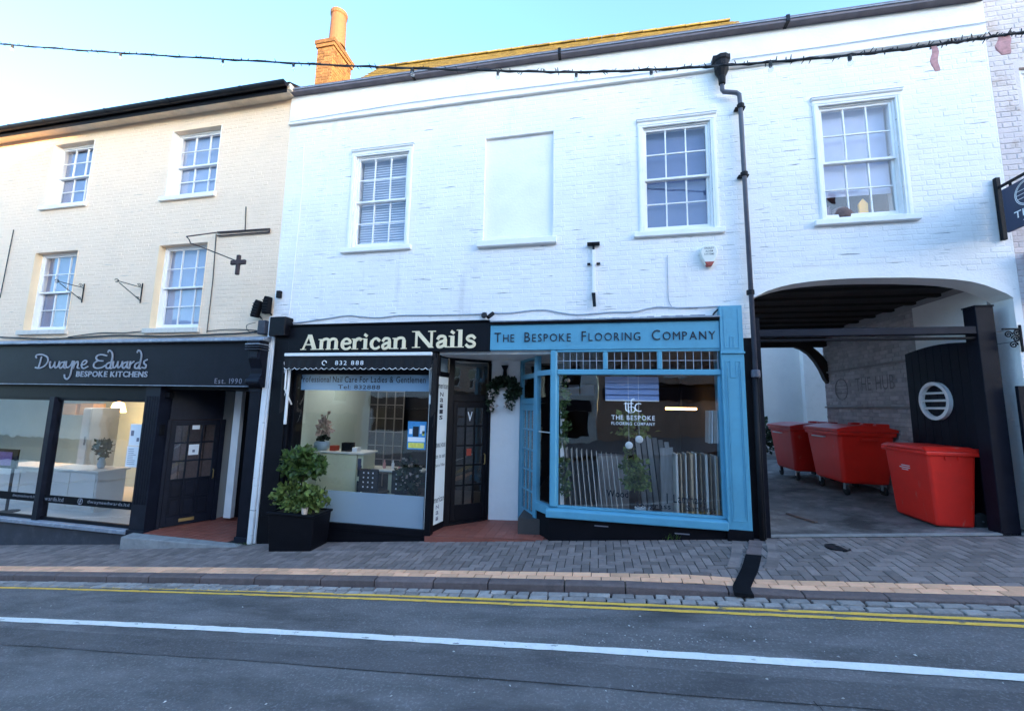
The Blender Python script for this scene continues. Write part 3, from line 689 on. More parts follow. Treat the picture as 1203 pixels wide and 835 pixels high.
# fascia lettering, traced stroke by stroke
ZS = 180/1203.
def tr(px, py): q = P(px*ZS, 380+py*ZS, -.152); return (q.x, q.z)
SCR = ['280,345 310,350 350,335 378,300 375,265 340,245 300,245 285,258 290,270','330,262 318,305 303,350','398,298 394,330 402,348 425,330 436,300','436,300 432,335 440,348 460,330 470,298',
 '508,303 484,308 468,338 480,350 500,330 512,300 503,340 514,350','526,298 521,335 535,346 560,325 574,296 566,350 552,410 530,436 512,426 508,402','586,296 577,351 590,318 612,299 616,320 610,345 624,350',
 '640,326 668,320 686,300 670,290 648,310 645,340 662,352 692,338','842,252 800,244 768,252 758,272 775,290 812,294','775,291 745,310 738,335 758,350 800,346 828,330',
 '872,304 842,318 836,344 855,351 875,325 886,260 880,225 860,211 852,226','886,260 868,345 880,350','896,298 889,335 900,348 920,325 930,298','930,298 925,335 935,348 955,325 964,298',
 '1003,303 977,310 962,338 975,350 995,330 1006,300 998,340 1010,350','1026,298 1017,351 1028,320 1054,299','1098,304 1070,316 1060,342 1078,351 1098,325 1113,260 1108,225 1090,211 1080,226','1113,260 1095,345 1106,352','1158,284 1135,297 1134,315 1149,328 1140,349 1116,344']
GR = {0:0,1:0,2:1,3:1,4:2,5:3,6:4,7:5,8:6,9:6,10:7,11:7,12:8,13:8,14:9,15:10,16:11,17:11,18:12}; LM = [MB() for _ in range(13)]
for si, s in enumerate(SCR):
    m = LM[GR[si]]
    pts = [tr(*map(float, q.split(','))) for q in s.split()]
    strokes(m, [(v.x, v.y) for v in catmull([Vector(p) for p in pts], 4)], .026, -.1505, .012)
for m in LM: m.build('letter', 'grey_letter', fo)
a, b = tr(597,420), tr(1162,375)
lettering([('BESPOKE KITCHENS',1)], front(-.1505), 'lettering', 'grey_letter', fo, (a[0],b[0],a[1]+.005,b[1]), off=.02, depth=.008, split=True)
a, b = P(252,450.5,-.15), P(284.5,444.5,-.15)
lettering([('Est. 1990',1)], front(-.1505), 'lettering', 'dull_letter', fo, (a.x,b.x,a.z,b.z), track=.08, depth=.003, split=True)
# ---- kitchen shop lobby
FZ = -.37
ls = bx('lobby_floor', 'joint', cb, -7.93, -5.98, -.10, 1.2, -.9, FZ-.006, bevel=0)
tm = MB()
for i in range(13):
    for k in range(9):
        x0 = -7.92+i*.15; y0 = -.1+k*.15
        if x0+.15 < -5.97: blockgeo(tm, x0, x0+.15, y0, y0+.15, lambda x,y: FZ, th=.005, e=.003)
tm.build('floor_tiles', 'red_tile', ls, kind='stuff')
MB().hexa([(-8.12,-.30,-1.0),(-5.80,-.24,-1.0),(-5.80,-.10,-1.0),(-8.12,-.10,-1.0)],[(-8.12,-.30,FZ-.02),(-5.80,-.24,FZ-.005),(-5.80,-.10,FZ),(-8.12,-.10,FZ)]).build('door_step', 'step_stone', cb, bevel=.015, seg=2)
bx('lobby_ceiling', 'black_paint', cb, -7.93, -5.98, .0, 1.3, 2.18, 2.235, bevel=0)
dr = door(cb, (-7.90,.17), (-7.53,.86), FZ+.01, 1.60, 3, 5, (2,3,4), 'navy_paint', stile=.08, bottom=.17, label='dark panelled shop door with nine small panes and brass letter plate')
f, W = plane_map((-7.90,.17), (-7.53,.86))
pbox(MB(), f, .31, .47, .93, 1.13, -.017, -.013).build('notice', 'paper', dr); pbox(MB(), f, .33, .45, 1.42, 1.50, -.017, -.013).build('notice', 'paper', dr)
pbox(MB(), f, .37, .41, .98, 1.03, -.012, -.011).build('notice_print', 'dull_letter', dr)
m = MB(); pbox(m, f, -.03, W+.04, 1.61, 2.19, -.05, .0); pbox(m, f, -.06, -.005, FZ, 1.61, -.06, .02); pbox(m, f, W+.005, W+.09, FZ, 1.61, -.06, .02); m.build('door_frame', 'navy_paint', cb, bevel=.004)
bx('entry_phone', 'black_matt', cb, -7.985, -7.90, -.02, .06, 1.33, 1.53); bx('alarm_sensor', 'black_matt', cb, -7.92, -7.82, .0, .1, 2.02, 2.12)
bx('white_post', 'white_paint', cb, -7.24, -7.07, .86, .95, -.30, 2.18)
bx('lobby_back', 'black_matt', cb, -7.5, -5.75, 1.2, 1.3, -.4, 2.2, bevel=0)
bx('inner_door', 'black_paint', cb, -7.0, -6.15, 1.15, 1.2, -.36, 1.7)
bx('lobby_side', 'black_matt', cb, -5.80, -5.762, .22, 1.3, -.4, 2.2, bevel=0)
# ---- kitchen showroom behind the glass
bx('showroom_floor', 'kitchen_white', cb, -20, -7.95, .1, 3.4, -.7, -.45, bevel=0)
bx('showroom_back', 'pale_room', cb, -20, -7.5, 3.2, 3.3, -.6, 2.4, bevel=0)
bx('showroom_ceiling', 'kitchen_white', cb, -20, -7.5, .3, 3.3, 2.34, 2.44, bevel=0)
bx('showroom_side', 'kitchen_white', cb, -7.60, -7.56, .95, 3.3, -.6, 2.4, bevel=0)
bx('showroom_side', 'pale_room', cb, -20.1, -20, .1, 3.3, -.6, 2.4, bevel=0)
def ppix(x0, x1, y0, y1, Y, d): a, b = P(x0,y1,Y), P(x1,y0,Y); return (a.x, b.x, Y, Y+d, a.z, b.z)
b = ppix(82,108,486,600,1.5,.5); t = thing('tall_cabinet', 'tall white kitchen cabinet seen through the left shop window', 'cabinet', (b[0],1.5,-.45))
bx('carcass', 'kitchen_white', t, b[0], b[1], 1.5, 2.1, -.45, 1.75)
for (za, zb) in ((-.35,.55),(.57,1.73)): 
    d_ = bx('cabinet_door', 'kitchen_white', t, b[0]+.01, b[1]-.01, 1.478, 1.498, za, zb); bx('handle', 'steel', d_, b[1]-.07, b[1]-.05, 1.45, 1.477, za+.3, za+.5)
t = thing('kitchen_island', 'white kitchen island with pale worktop inside the left shop', 'kitchen unit', (-12.4,1.3,-.45))
bx('base', 'kitchen_white', t, -13.6, -10.6, .9, 1.45, -.45, .38); bx('worktop', 'kitchen_white', t, -13.65, -10.55, .86, 1.5, .38, .42)
for i in range(4): bx('drawer_front', 'kitchen_white', t, -13.56+i*.74, -12.86+i*.74, .88, .899, -.38, .35)
for i, (xa, xb) in enumerate(((72,90),(93,110))):
    b = ppix(xa, xb, 474, 487, 2.6, .3); q = bx('wall_cupboard', 'oak', None, *b)
    solo(q, ('left' if i == 0 else 'right')+' small orange wall cupboard lit from above in the kitchen shop', 'cupboard', 'orange wall cupboards')
p0 = P(139,478,2.3); t = thing('pendant_lamp', 'glowing warm pendant lamp in the kitchen showroom', 'lamp', (p0.x,2.3,p0.z))
MB().lathe((p0.x,2.3,p0.z), [(.16,-.14),(.17,-.13),(.11,.10),(.03,.14)], 18).build('lamp_shade', 'lamp_warm', t, smooth=True)
MB().tube([(p0.x,2.3,p0.z+.14),(p0.x,2.3,2.34)], .008).build('flex', 'cable_black', t)
pl_ = bpy.data.lights.new('pendant_bulb', 'POINT'); pl_.energy = 7; pl_.color = (1,.6,.28); pl_.shadow_soft_size = .15
po = bpy.data.objects.new('pendant_bulb', pl_); COL.objects.link(po); po.parent = t; po.location = (0,-.1,-.32)
t = thing('fill_panel', 'glowing white panel added under the kitchen showroom ceiling to brighten the room', 'fill light', (-13,1.5,2.3))
bx('fill_surface', 'fill_show', t, -15.0, -11.0, 1.2, 1.7, 2.315, 2.335, bevel=0)  # glowing sheet added to lift the showroom light, not a known fitting
t = thing('darkening_cabinet', 'tall dark brown cabinet added behind the kitchen shop door to darken its panes', 'cabinet', (-8.7,1.3,-.45)); bx('carcass', 'timber_dark', t, -9.5, -7.7, 1.25, 1.6, -.45, 2.3)  # added so the door panes look onto something dark, not a bright room
for k in range(3): bx('cabinet_door', 'basket', t, -9.48+k*.6, -8.91+k*.6, 1.225, 1.248, -.35, 2.2)
t = thing('potted_plant', 'small dark plant in a vase on the kitchen island', 'plant', (-11.0,1.2,.42))
MB().lathe((-11.0,1.2,.42), [(.05,0),(.08,.08),(.05,.2),(.06,.24)], 14).build('vase', 'pot_blue', t, smooth=True)
MB().leaves((-11.0,1.2,.85), (.16,.16,.24), 160, .09, random.Random(1), .2).build('foliage', 'leaf_dark', t)
t = thing('display_stand', 'black poster stand with round foot inside the leftmost shop window', 'sign stand', (-11.35,.45,-.45))
b = ppix(-6,22,528,549,.45,.03); bx('frame', 'black_paint', t, b[0], b[1], .45, .48, b[4], b[5]); bx('poster', 'poster_purple', t, b[0]+.04, b[1]-.16, .444, .449, b[4]+.06, b[5]-.06, bevel=0)
c_ = P(9,590,.47).x; MB().tube([(c_,.47,-.43),(c_,.47,b[4])], .025, 10).build('post', 'black_paint', t); MB().lathe((c_,.47,-.448), [(.2,0),(.2,.012),(.03,.03)], 20).build('foot', 'black_paint', t)

# ================================================================== WHITE BUILDING
wb = thing('white_building', 'white painted brick building over two shops and an arched passage', 'building', (0,0,GZ(0,0)))
WO = [(-4.33,-3.15,4.66,6.52),(.64,1.77,4.61,6.45),(3.07,4.17,4.62,6.47)]     # outer edges of the window surrounds
WH = [(a+.075,b-.075,c+.03,d-.095) for a,b,c,d in WO]; BL = (-1.83,-.68,4.66,6.49)
ARCH = [(2.12,3.53),(2.17,3.58),(2.33,3.665),(2.50,3.72),(2.66,3.755),(2.90,3.785),(3.14,3.80),(3.42,3.805),(3.69,3.80),(4.05,3.785),(4.35,3.76),(4.56,3.735),(4.72,3.70),(4.86,3.65),(4.98,3.585),(5.07,3.53),(5.14,3.47)]
outer = [(-5.72,3.2),(1.98,3.2),(1.98,.0),(2.12,.0)]+ARCH+[(5.14,.2),(5.22,.2),(5.22,7.62),(-5.72,7.76)]
filled(outer, [rectp(h) for h in WH]+[rectp(BL)], fxz, (0,.30)).build('wall', 'white_wall', wb)
rg = random.Random(21); st = MB(); pool = []; fm = lambda u,v,d: (u,-d,v)
holes = [(a+.02,b-.02,c,d-.02) for a,b,c,d in WO]+[BL]
def arch_z(x):
    for (p, q) in zip(ARCH[:-1], ARCH[1:]):
        if p[0] <= x <= q[0]: return p[1]+(q[1]-p[1])*(x-p[0])/(q[0]-p[0])
    return -9
for r in bond_rows(-5.70, 5.215, 3.32, 7.14, rg):
    if r[2] < 4.05 and r[1] > 2.0 and max(arch_z(r[0]), arch_z(r[1]), arch_z((r[0]+r[1])/2)) > r[2]-.14: continue
    for c in clip_holes(r, holes):
        full = abs(c[1]-c[0]-.215) < .002 and c[3]-c[2] > .06
        (pool.append(c) if full else brick_geo(st, fm, *c, .002+rg.uniform(-.0016,.002)))
for r in bond_rows(1.985, 2.118, .5, 3.5, rg): brick_geo(st, fm, *r, .006)
pool.sort(key=lambda c: (c[0]-3.0)**2+(c[2]-4.6)**2*1.2)
bm_ = MB(); brick_geo(bm_, fm, 0, .215, 0, .067, .0028); po = bm_.build('brick', 'white_wall'); white_brick = po.data; bpy.data.objects.remove(po)
for i, c in enumerate(pool):
    if i < 300: instance(white_brick, 'brick', (c[0], rg.uniform(-.002,.003), c[2]), wb)
    else: brick_geo(st, fm, *c, .002+rg.uniform(-.0016,.002))
st.build('brick_courses', 'white_wall', wb, kind='stuff')
# arch rim: smooth plastered band
m = MB()
for (p, q) in zip(ARCH[:-1], ARCH[1:]):
    m.hexa([(p[0],-.012,p[1]-.003),(q[0],-.012,q[1]-.003),(q[0],.0,q[1]-.003),(p[0],.0,p[1]-.003)],[(p[0],-.012,p[1]+.13),(q[0],-.012,q[1]+.13),(q[0],.0,q[1]+.13),(p[0],.0,p[1]+.13)])
m.build('arch_band', 'white_render', wb)
# parapet, string course and gutter
m = MB().hexa([(-5.72,-.035,7.25),(5.215,-.035,7.15),(5.215,-.001,7.15),(-5.72,-.001,7.25)],[(-5.72,-.035,7.83),(5.215,-.035,7.68),(5.215,-.001,7.68),(-5.72,-.001,7.83)]); pp = m.build('parapet', 'white_render', wb)
m = MB().hexa([(-5.72,-.06,7.22),(5.215,-.06,7.12),(5.215,-.001,7.12),(-5.72,-.001,7.22)],[(-5.72,-.06,7.256),(5.215,-.06,7.156),(5.215,-.001,7.156),(-5.72,-.001,7.256)]); m.build('string_course', 'white_render', wb)
m = MB().hexa([(-5.70,-.15,7.80),(5.21,-.15,7.64),(5.21,-.03,7.64),(-5.70,-.03,7.80)],[(-5.70,-.15,7.89),(5.21,-.15,7.73),(5.21,-.03,7.73),(-5.70,-.03,7.89)]); gt = m.build('gutter', 'gutter_grey', wb)
m = MB().hexa([(-5.70,-.165,7.84),(5.21,-.165,7.68),(5.21,-.152,7.68),(-5.70,-.152,7.84)],[(-5.70,-.165,7.855),(5.21,-.165,7.695),(5.21,-.152,7.695),(-5.70,-.152,7.855)]); m.build('gutter_lip', 'lead', gt)
for x in (-3.2,-.6,2.75): bx('gutter_joint', 'black_gutter', gt, x, x+.05, -.172, -.03, 7.79-.0147*(x+5.7), 7.90-.0147*(x+5.7))
# windows with moulded surrounds
for i, (O, H) in enumerate(zip(WO, WH)):
    a, b, c, d = O
    wn = sash_window(wb, H[0]+.002, H[1]-.002, H[2], H[3]-.002, .012, fr=.022)
    m = MB().box(a,H[0],-.022,.0,c+.002,d-.04).box(H[1],b,-.022,.0,c+.002,d-.04).box(a-.003,b+.003,-.024,.0,H[3]-.006,d-.012)
    m.box(a+.012,H[0]-.025,-.030,-.021,c+.002,H[3]+.02).box(H[1]+.025,b-.012,-.030,-.021,c+.002,H[3]+.02).box(a+.012,b-.012,-.032,-.021,H[3]+.02,H[3]+.05)
    m.build('architrave', 'white_paint', wn, bevel=.004)
    MB().prism([(0,d-.02),(-.035,d-.02),(-.05,d-.005),(-.05,d+.012),(0,d+.028)], 'x', a-.012, b+.012).build('cornice', 'white_paint', wn, bevel=.003)
    MB().prism([(0,d+.030),(-.053,d+.014),(-.053,d+.021),(0,d+.040)], 'x', a-.016, b+.016).build('lead_flashing', 'lead', wn)
    bx('sill', 'white_paint', wn, a-.085, b+.065, -.065, .03, c-.055, c+.026, bevel=.008)
    if i == 0:
        for k in range(34):
            if k == 0: bx('blind', 'blind', wn, H[0]+.04, H[1]-.04, .208, .212, H[2]+.03, H[3], bevel=0)
            z = H[2]+.06+k*.047; MB().hexa([(H[0]+.05,.17,z),(H[1]-.05,.17,z),(H[1]-.05,.2,z+.035),(H[0]+.05,.2,z+.035)],[(H[0]+.05,.17,z+.003),(H[1]-.05,.17,z+.003),(H[1]-.05,.2,z+.038),(H[0]+.05,.2,z+.038)]).build('blind_slat', 'blind_slat', wn)
    elif i == 1: bx('blind', 'blind_blue', wn, H[0]+.04, H[1]-.04, .17, .175, H[2]+.03, H[3], bevel=0)
    else: bx('blind', 'blind_pale', wn, H[0]+.04, H[1]-.04, .17, .175, 5.06, H[3], bevel=0)
    bx('room_floor', 'dim_plaster', wn, a, b, .305, 1.2, c-.06, c+.0, bevel=0)
    for (q0, q1) in ((a-.3,a-.25),(b+.25,b+.3)): bx('room_side', 'dark_room', wn, q0, q1, .305, 1.2, c, d, bevel=0)
    bx('room_back', 'dark_room', wn, a-.3, b+.3, 1.2, 1.25, c-.05, d+.1, bevel=0); bx('room_ceiling', 'dark_room', wn, a-.3, b+.3, .305, 1.2, d+.05, d+.1, bevel=0)
bn = bx('blind_window', 'white_render', wb, BL[0]-.01, BL[1]+.01, .055, .2, BL[2]-.01, BL[3]+.01, bevel=0, label='bricked-up blank window recess painted white')
bx('sill', 'white_paint', bn, -1.91, -.61, -.09, .05, 4.55, 4.655, bevel=.008)
# things on the sill inside the right-hand window
zs = 4.73
q = MB().prism([(3.62,zs),(3.73,zs),(3.735,zs+.18),(3.675,zs+.26),(3.615,zs+.18)], 'y', .115, .15).build('orange_board', 'orange', bevel=.006); solo(q, 'orange house-shaped board standing on the sill of the upper right window', 'ornament')
q = MB().lathe((3.42,.2,zs-.02), [(.14,0),(.15,.08),(.12,.15),(.06,.19),(.02,.2)], 16).build('basket', 'basket', smooth=True); solo(q, 'small brown domed basket on the sill beside the orange board', 'basket')
for k in range(4):
    q = bx('book', 'book', None, 3.21+k*.022, 3.229+k*.022, .13, .26, zs-.02, zs+.15+.02*(k%3)); solo(q, nth(k,4)+' dark book on the sill of the upper right window', 'book', 'books on the window sill')
# roof, ridge and chimney
RL, RR = (-5.5,2.5,10.60), (3.3,2.5,10.33)
m = MB().add([(-5.7,.3,7.55),(5.2,.3,7.4),(3.05,2.5,10.31),RL,(5.2,6,7.6),(-5.7,6,7.75),(-5.6,2.5,10.56)],[(0,1,2,6),(2,1,4),(6,2,4,5),(0,6,5)]); rf = m.build('roof', 'mortar', wb)
st = MB(); rg = random.Random(5); up = Vector((0,2.2,2.72)).normalized(); nr = Vector((0,-up.z,up.y))
for r in range(12):
    k = 0
    for i in range(66):
        x = -5.5+i*.165+(r%2)*.08; zr = 10.60-.031*(x+5.5)
        if x > 2.85: continue
        s0 = -(r+1)*.1-.05; base = Vector((x, 2.5, zr))+up*s0
        w_ = .16; L = .17; th = .012+rg.uniform(0,.008)
        a0 = base+nr*.022; b0 = base+Vector((w_,0,-.005))+nr*.022
        st.hexa([a0, b0, b0+up*L-nr*.012, a0+up*L-nr*.012],[a0+nr*th, b0+nr*th, b0+up*L+nr*(th-.012), a0+up*L+nr*(th-.012)])
st.build('roof_tiles', 'roof_tile', rf, kind='stuff')
for i in range(33):
    x = -5.55+i*.3; z = 10.605-.031*(x+5.5)
    if x > 2.8: break
    MB().prism([(2.5+.12*math.cos(a), z-.05+.11*math.sin(a)) for a in [math.pi*k/6 for k in range(7)]], 'x', x, x+.292).build('ridge_tile', 'roof_tile', rf)
CX0, CX1, CY0, CY1 = -6.38, -5.95, 1.3, 2.0
ch = MB().box(CX0+.006,CX1-.006,CY0+.006,CY1-.006,7.6,10.40).build('chimney', 'mortar', wb, label='tall sunlit brick chimney stack with a single clay pot')
st = MB(); rg = random.Random(8)
for r in bond_rows(CX0, CX1, 8.4, 10.22, rg, L=.205, H=.1): brick_geo(st, lambda u,v,d: (u,CY0+.006-d,v), *r, .008+rg.uniform(-.003,.003))
for r in bond_rows(CY0, CY1, 8.4, 10.22, rg, L=.205, H=.1): brick_geo(st, lambda u,v,d: (CX1-.006+d,u,v), *r, .008+rg.uniform(-.003,.003))
st.build('chimney_bricks', 'chimney_brick', ch, kind='stuff')
bx('corbel_course', 'chimney_brick', ch, CX0-.03, CX1+.03, CY0-.03, CY1+.03, 10.22, 10.30); bx('corbel_course', 'chimney_brick', ch, CX0-.05, CX1+.05, CY0-.05, CY1+.05, 10.30, 10.40)
m = MB().add([(CX0-.03,CY0-.03,10.40),(CX1+.03,CY0-.03,10.40),(CX1+.03,CY1+.03,10.40),(CX0-.03,CY1+.03,10.40),(-6.28,1.45,10.58),(-6.0,1.45,10.58),(-6.0,1.8,10.58),(-6.28,1.8,10.58)],[(0,1,5,4),(1,2,6,5),(2,3,7,6),(3,0,4,7),(4,5,6,7)]); m.build('flaunching', 'mortar', ch)
MB().lathe((-6.12,1.62,10.5), [(.205,0),(.19,.1),(.175,.8),(.195,.82),(.2,.9),(.17,.92),(.15,.9),(.15,.4)], 20).build('chimney_pot', 'terracotta', ch, smooth=False)
MB().lathe((-6.2,1.25,8.95), [(.05,0),(.05,.03),(.02,.04)], 12, 'y').build('tie_plate', 'paper', ch)
# shell inside: floors, partitions
bx('upper_floor', 'dark_room', wb, -5.7, 2.0, .31, 5.8, 3.25, 3.55, bevel=0); bx('back_wall', 'dark_room', wb, -5.7, 2.1, 5.8, 6.0, -.5, 7.7, bevel=0)
bx('back_wall', 'white_render', wb, 2.0, 5.2, 4.40, 6.0, 3.75, 7.7, bevel=0)
bx('bressummer', 'black_matt', wb, -5.72, 1.97, -.001, .30, 2.86, 3.19, bevel=0)
# ------------------------------------------------ black nail shop
pl = bx('pilaster', 'black_paint', wb, -5.56, -5.16, -.08, .28, -.7, 3.30)
bx('capital', 'black_paint', pl, -5.60, -5.28, -.20, -.001, 3.12, 3.46, bevel=.01); bx('moulding', 'black_paint', pl, -5.50, -5.22, -.10, -.08, .1, 2.7)
fo = bx('fascia', 'black_paint', wb, -5.27, -1.645, -.085, -.002, 2.84, 3.30)
bx('fascia_cap', 'black_matt', fo, -5.27, -1.645, -.12, -.002, 3.302, 3.33)
# letters with serifs: 's' slanted stem, 'b' bar, 'c' curved stroke of given widths
GL = {
'A': (.92, [('s',.06,0,.37,1,.09),('s',.40,1,.70,0,.21),('b',.2,.6,.30,.38),('b',-.06,.24,0,.055),('b',.5,.92,0,.055)]),
'N': (1.0, [('s',.14,0,.14,1,.10),('s',.14,1,.82,0,.22),('s',.82,0,.82,1,.10),('b',-.04,.32,0,.055),('b',-.06,.26,.945,1),('b',.66,1.0,.945,1)]),
'm': (1.12, [('s',.13,0,.13,.68,.17),('s',.52,0,.52,.55,.17),('s',.91,0,.91,.55,.17),('c','.13,.52 .26,.66 .40,.69 .50,.62 .52,.48',.13),('c','.52,.52 .65,.66 .79,.69 .89,.62 .91,.48',.13),('b',-.02,.28,0,.055),('b',.38,.66,0,.055),('b',.77,1.06,0,.055),('b',-.02,.13,.63,.69)]),
'n': (.74, [('s',.13,0,.13,.68,.17),('s',.54,0,.54,.55,.17),('c','.13,.52 .26,.66 .42,.69 .52,.62 .54,.48',.13),('b',-.02,.28,0,.055),('b',.40,.69,0,.055),('b',-.02,.13,.63,.69)]),
'r': (.54, [('s',.13,0,.13,.68,.17),('c','.13,.48 .24,.63 .36,.67 .44,.62',.15),('b',-.02,.32,0,.055),('b',-.02,.13,.63,.69)]),
'i': (.34, [('s',.14,0,.14,.68,.17),('b',-.02,.30,0,.055),('b',-.02,.14,.63,.69),('c','.14,.88 .15,.90',.19)]),
'l': (.34, [('s',.14,0,.14,1.04,.17),('b',-.02,.30,0,.055),('b',-.02,.14,.99,1.04)]),
'e': (.62, [('c','.12,.37 .50,.40 .48,.58 .34,.68 .20,.62 .10,.42 .11,.20 .24,.05 .40,.04 .53,.14',.12),('c','.14,.50 .11,.34 .14,.18',.16)]),
'c': (.58, [('c','.50,.56 .38,.67 .24,.64 .11,.45 .11,.24 .22,.07 .37,.04 .50,.13',.12),('c','.14,.50 .11,.34 .14,.18',.16),('c','.46,.54 .47,.56',.15)]),
'a': (.60, [('s',.42,.04,.42,.50,.16),('c','.10,.52 .18,.65 .32,.67 .41,.60 .42,.46',.13),('c','.40,.40 .22,.34 .10,.22 .14,.06 .26,.05 .40,.16',.13),('b',.42,.60,0,.07)]),
's': (.52, [('c','.42,.54 .32,.66 .18,.64 .11,.52 .18,.40 .34,.32 .42,.18 .34,.06 .18,.03 .07,.14',.13)])}
def serif_word(word, x0, x1, z0, cap, Y, parent, mat='gold_letter'):
    tot = sum(GL[c][0] for c in word)*1.0; sc = (x1-x0)/tot; cx = x0
    for ch_ in word:
        adv, prims = GL[ch_]; m = MB(); k = 0
        X = lambda u: cx+u*sc
        Z = lambda v: z0+v*cap
        for p in prims:
            d = .012+.0005*k; k += 1
            if p[0] == 's':
                _, a, b, c, e, wd = p; q = [(X(a-wd/2),Z(b)),(X(a+wd/2),Z(b)),(X(c+wd/2),Z(e)),(X(c-wd/2),Z(e))]
                if q[0][1] > q[2][1]: q = q[::-1]
                m.prism(q, 'y', Y-d, Y)
            elif p[0] == 'b': m.prism([(X(p[1]),Z(p[3])),(X(p[2]),Z(p[3])),(X(p[2]),Z(p[4])),(X(p[1]),Z(p[4]))], 'y', Y-d, Y)
            else:
                pts = [Vector((X(float(t_.split(',')[0])), Z(float(t_.split(',')[1])))) for t_ in p[1].split()]
                pts = catmull(pts, 3) if len(pts) > 2 else pts
                strokes(m, [(v.x,v.y) for v in pts], p[2]*sc*.92, Y, d)
        m.build('letter', mat, parent); cx += adv*sc
serif_word('American', -5.0, -3.02, 2.885, .265, -.085, fo); serif_word('Nails', -2.93, -1.85, 2.90, .275, -.085, fo)
hd = bx('head_board', 'black_paint', wb, -5.16, -2.50, -.02, .08, 2.47, 2.84)
bx('corner_post', 'black_paint', wb, -2.62, -2.52, -.05, .07, -.05, 2.84)
bx('stall_riser', 'black_paint', wb, -5.16, -2.50, -.03, .10, -.8, -.03)
sw = MB().box(-5.16,-2.62,-.04,.06,-.029,.07).box(-5.16,-5.10,-.03,.06,.07,2.47).build('shop_window', 'black_paint', wb, bevel=.004)
bx('pane', 'shop_glass', sw, -5.10, -2.62, .0, .006, .07, 2.47, bevel=0)
bx('inner_frame', 'white_paint', sw, -2.655, -2.622, .007, .035, .07, 2.2)
bf = bx('banner_film', 'banner_film', sw, -5.02, -2.66, -.0035, -.001, 2.20, 2.465, bevel=0)
bx('frosted_film', 'frosted', sw, -5.09, -2.66, -.0035, -.001, .075, .565, bevel=0)
ff = front(-.004)
lettering([('Professional Nail Care For Ladies & Gentlemen',1)], ff, 'lettering', 'black_letter', sw, (-5.05,-2.72,2.335,2.44), off=.012, depth=.002)
lettering([('Tel: 832888',1)], ff, 'lettering', 'black_letter', sw, (-4.30,-3.52,2.225,2.295), off=.012, depth=.002)
po = bx('poster', 'poster_blue', sw, -2.99, -2.675, -.004, .0, 1.28, 1.72, bevel=0)
for b_, mt in (((-2.98,-2.69,1.40,1.47),'paper'),((-2.97,-2.70,1.30,1.385),'poster_yellow'),((-2.90,-2.80,1.48,1.64),'black_letter'),((-2.965,-2.91,1.52,1.60),'paper'),((-2.78,-2.70,1.53,1.66),'paper'),((-2.74,-2.70,1.50,1.57),'poster_yellow')):
    bx('poster_print', mt, sw, b_[0], b_[1], -.0055, -.0045, b_[2], b_[3], bevel=0)
# splayed side of the doorway: pale sign panel, then the door
LZ = lambda x: .0+.045*(x+2.5)
A1, B1 = (-2.575,.07), (-2.50,.44); f, W = plane_map(A1, B1)
sp = pbox(MB(), f, 0, W, .10, 2.46, -.03, .0).build('sign_panel', 'panel_pale', wb)
for za, zb in ((-.1,.10),(2.46,2.54),(2.78,2.84)): pbox(MB(), f, 0, W, za, zb, -.04, .01).build('panel_rail', 'black_paint', wb)
pbox(MB(), f, .02, W, 2.54, 2.78, -.03, -.025).build('transom_pane', 'frosted', wb)
sgn = lambda u,v,d: f(u,v,d+.001)
lettering([('American',1)], sgn, 'lettering', 'black_letter', sp, (.02,W-.01,2.26,2.36), off=.01, depth=.001)
for i, c in enumerate('Nails'): lettering([(c,1)], sgn, 'lettering', 'black_letter', sp, (W/2-.05,W/2+.05,2.13-i*.095,2.20-i*.095), off=.015, depth=.001)
for s, z, h in (('OPENING HOURS',1.30,.07),('mon to sat',1.13,.055),('9.30am to 7.00pm',.98,.06)): lettering([(s,1)], sgn, 'lettering', 'black_letter', sp, (.03,W-.02,z,z+h), off=.01, depth=.001)
lettering([('American',1)], sgn, 'lettering', 'black_letter', sp, (.02,W-.01,.43,.53), off=.01, depth=.001)
for i, c in enumerate('Nai'): lettering([(c,1)], sgn, 'lettering', 'dull_letter', sp, (W/2-.04,W/2+.04,.33-i*.09,.39-i*.09), off=.015, depth=.001)
A2, B2 = (-2.49,.445), (-1.87,.93); f, W = plane_map(A2, B2)
m = MB(); pbox(m, f, 0, .10, -.1, 2.84, -.06, .0); pbox(m, f, W-.05, W, -.1, 2.84, -.06, .0); pbox(m, f, .10, W-.05, 2.06, 2.18, -.06, -.002); pbox(m, f, .10, W-.05, 2.76, 2.84, -.06, -.002); pbox(m, f, .10, W-.05, -.1, .065, -.06, .01); m.build('door_frame', 'black_paint', wb, bevel=.004)
pbox(MB(), f, .10, W-.05, 2.18, 2.76, -.03, -.024).build('transom_pane', 'shop_glass', wb)
q0, q1 = Vector(f(.105,0,-.005)), Vector(f(W-.055,0,-.005))
dr = door(wb, (q0.x,q0.y), (q1.x,q1.y), .07, 2.05, 3, 5, range(5), 'black_paint', stile=.075, bottom=.26, label='black glazed shop door of fifteen panes', plate=False, handle=1.0)
f2, W2 = plane_map((q0.x,q0.y), (q1.x,q1.y))
lettering([('V',1)], f2, 'lettering', 'white_letter', dr, (W2*.42,W2*.56,1.72,1.88), depth=-.017, off=.01)
pbox(MB(), f2, W2*.42, W2*.56, 1.13, 1.25, -.018, -.015).build('notice', 'alarm_red', dr)
bx('lobby_pier', 'white_render', wb, -1.87, -1.345, .95, 1.3, -.2, 2.84)
bx('lobby_ceiling', 'white_paint', wb, -2.61, -.60, .005, 1.4, 2.80, 2.855, bevel=0)
m = MB().hexa([(-2.60,-.06,-.5),(-.72,-.06,-.5),(-.72,1.3,-.5),(-2.60,1.3,-.5)],[(-2.60,-.06,LZ(-2.6)),(-.72,-.06,LZ(-.72)-.008),(-.72,1.3,LZ(-.72)),(-2.60,1.3,LZ(-2.6)+.0)]); ls = m.build('lobby_floor', 'red_tile', wb)
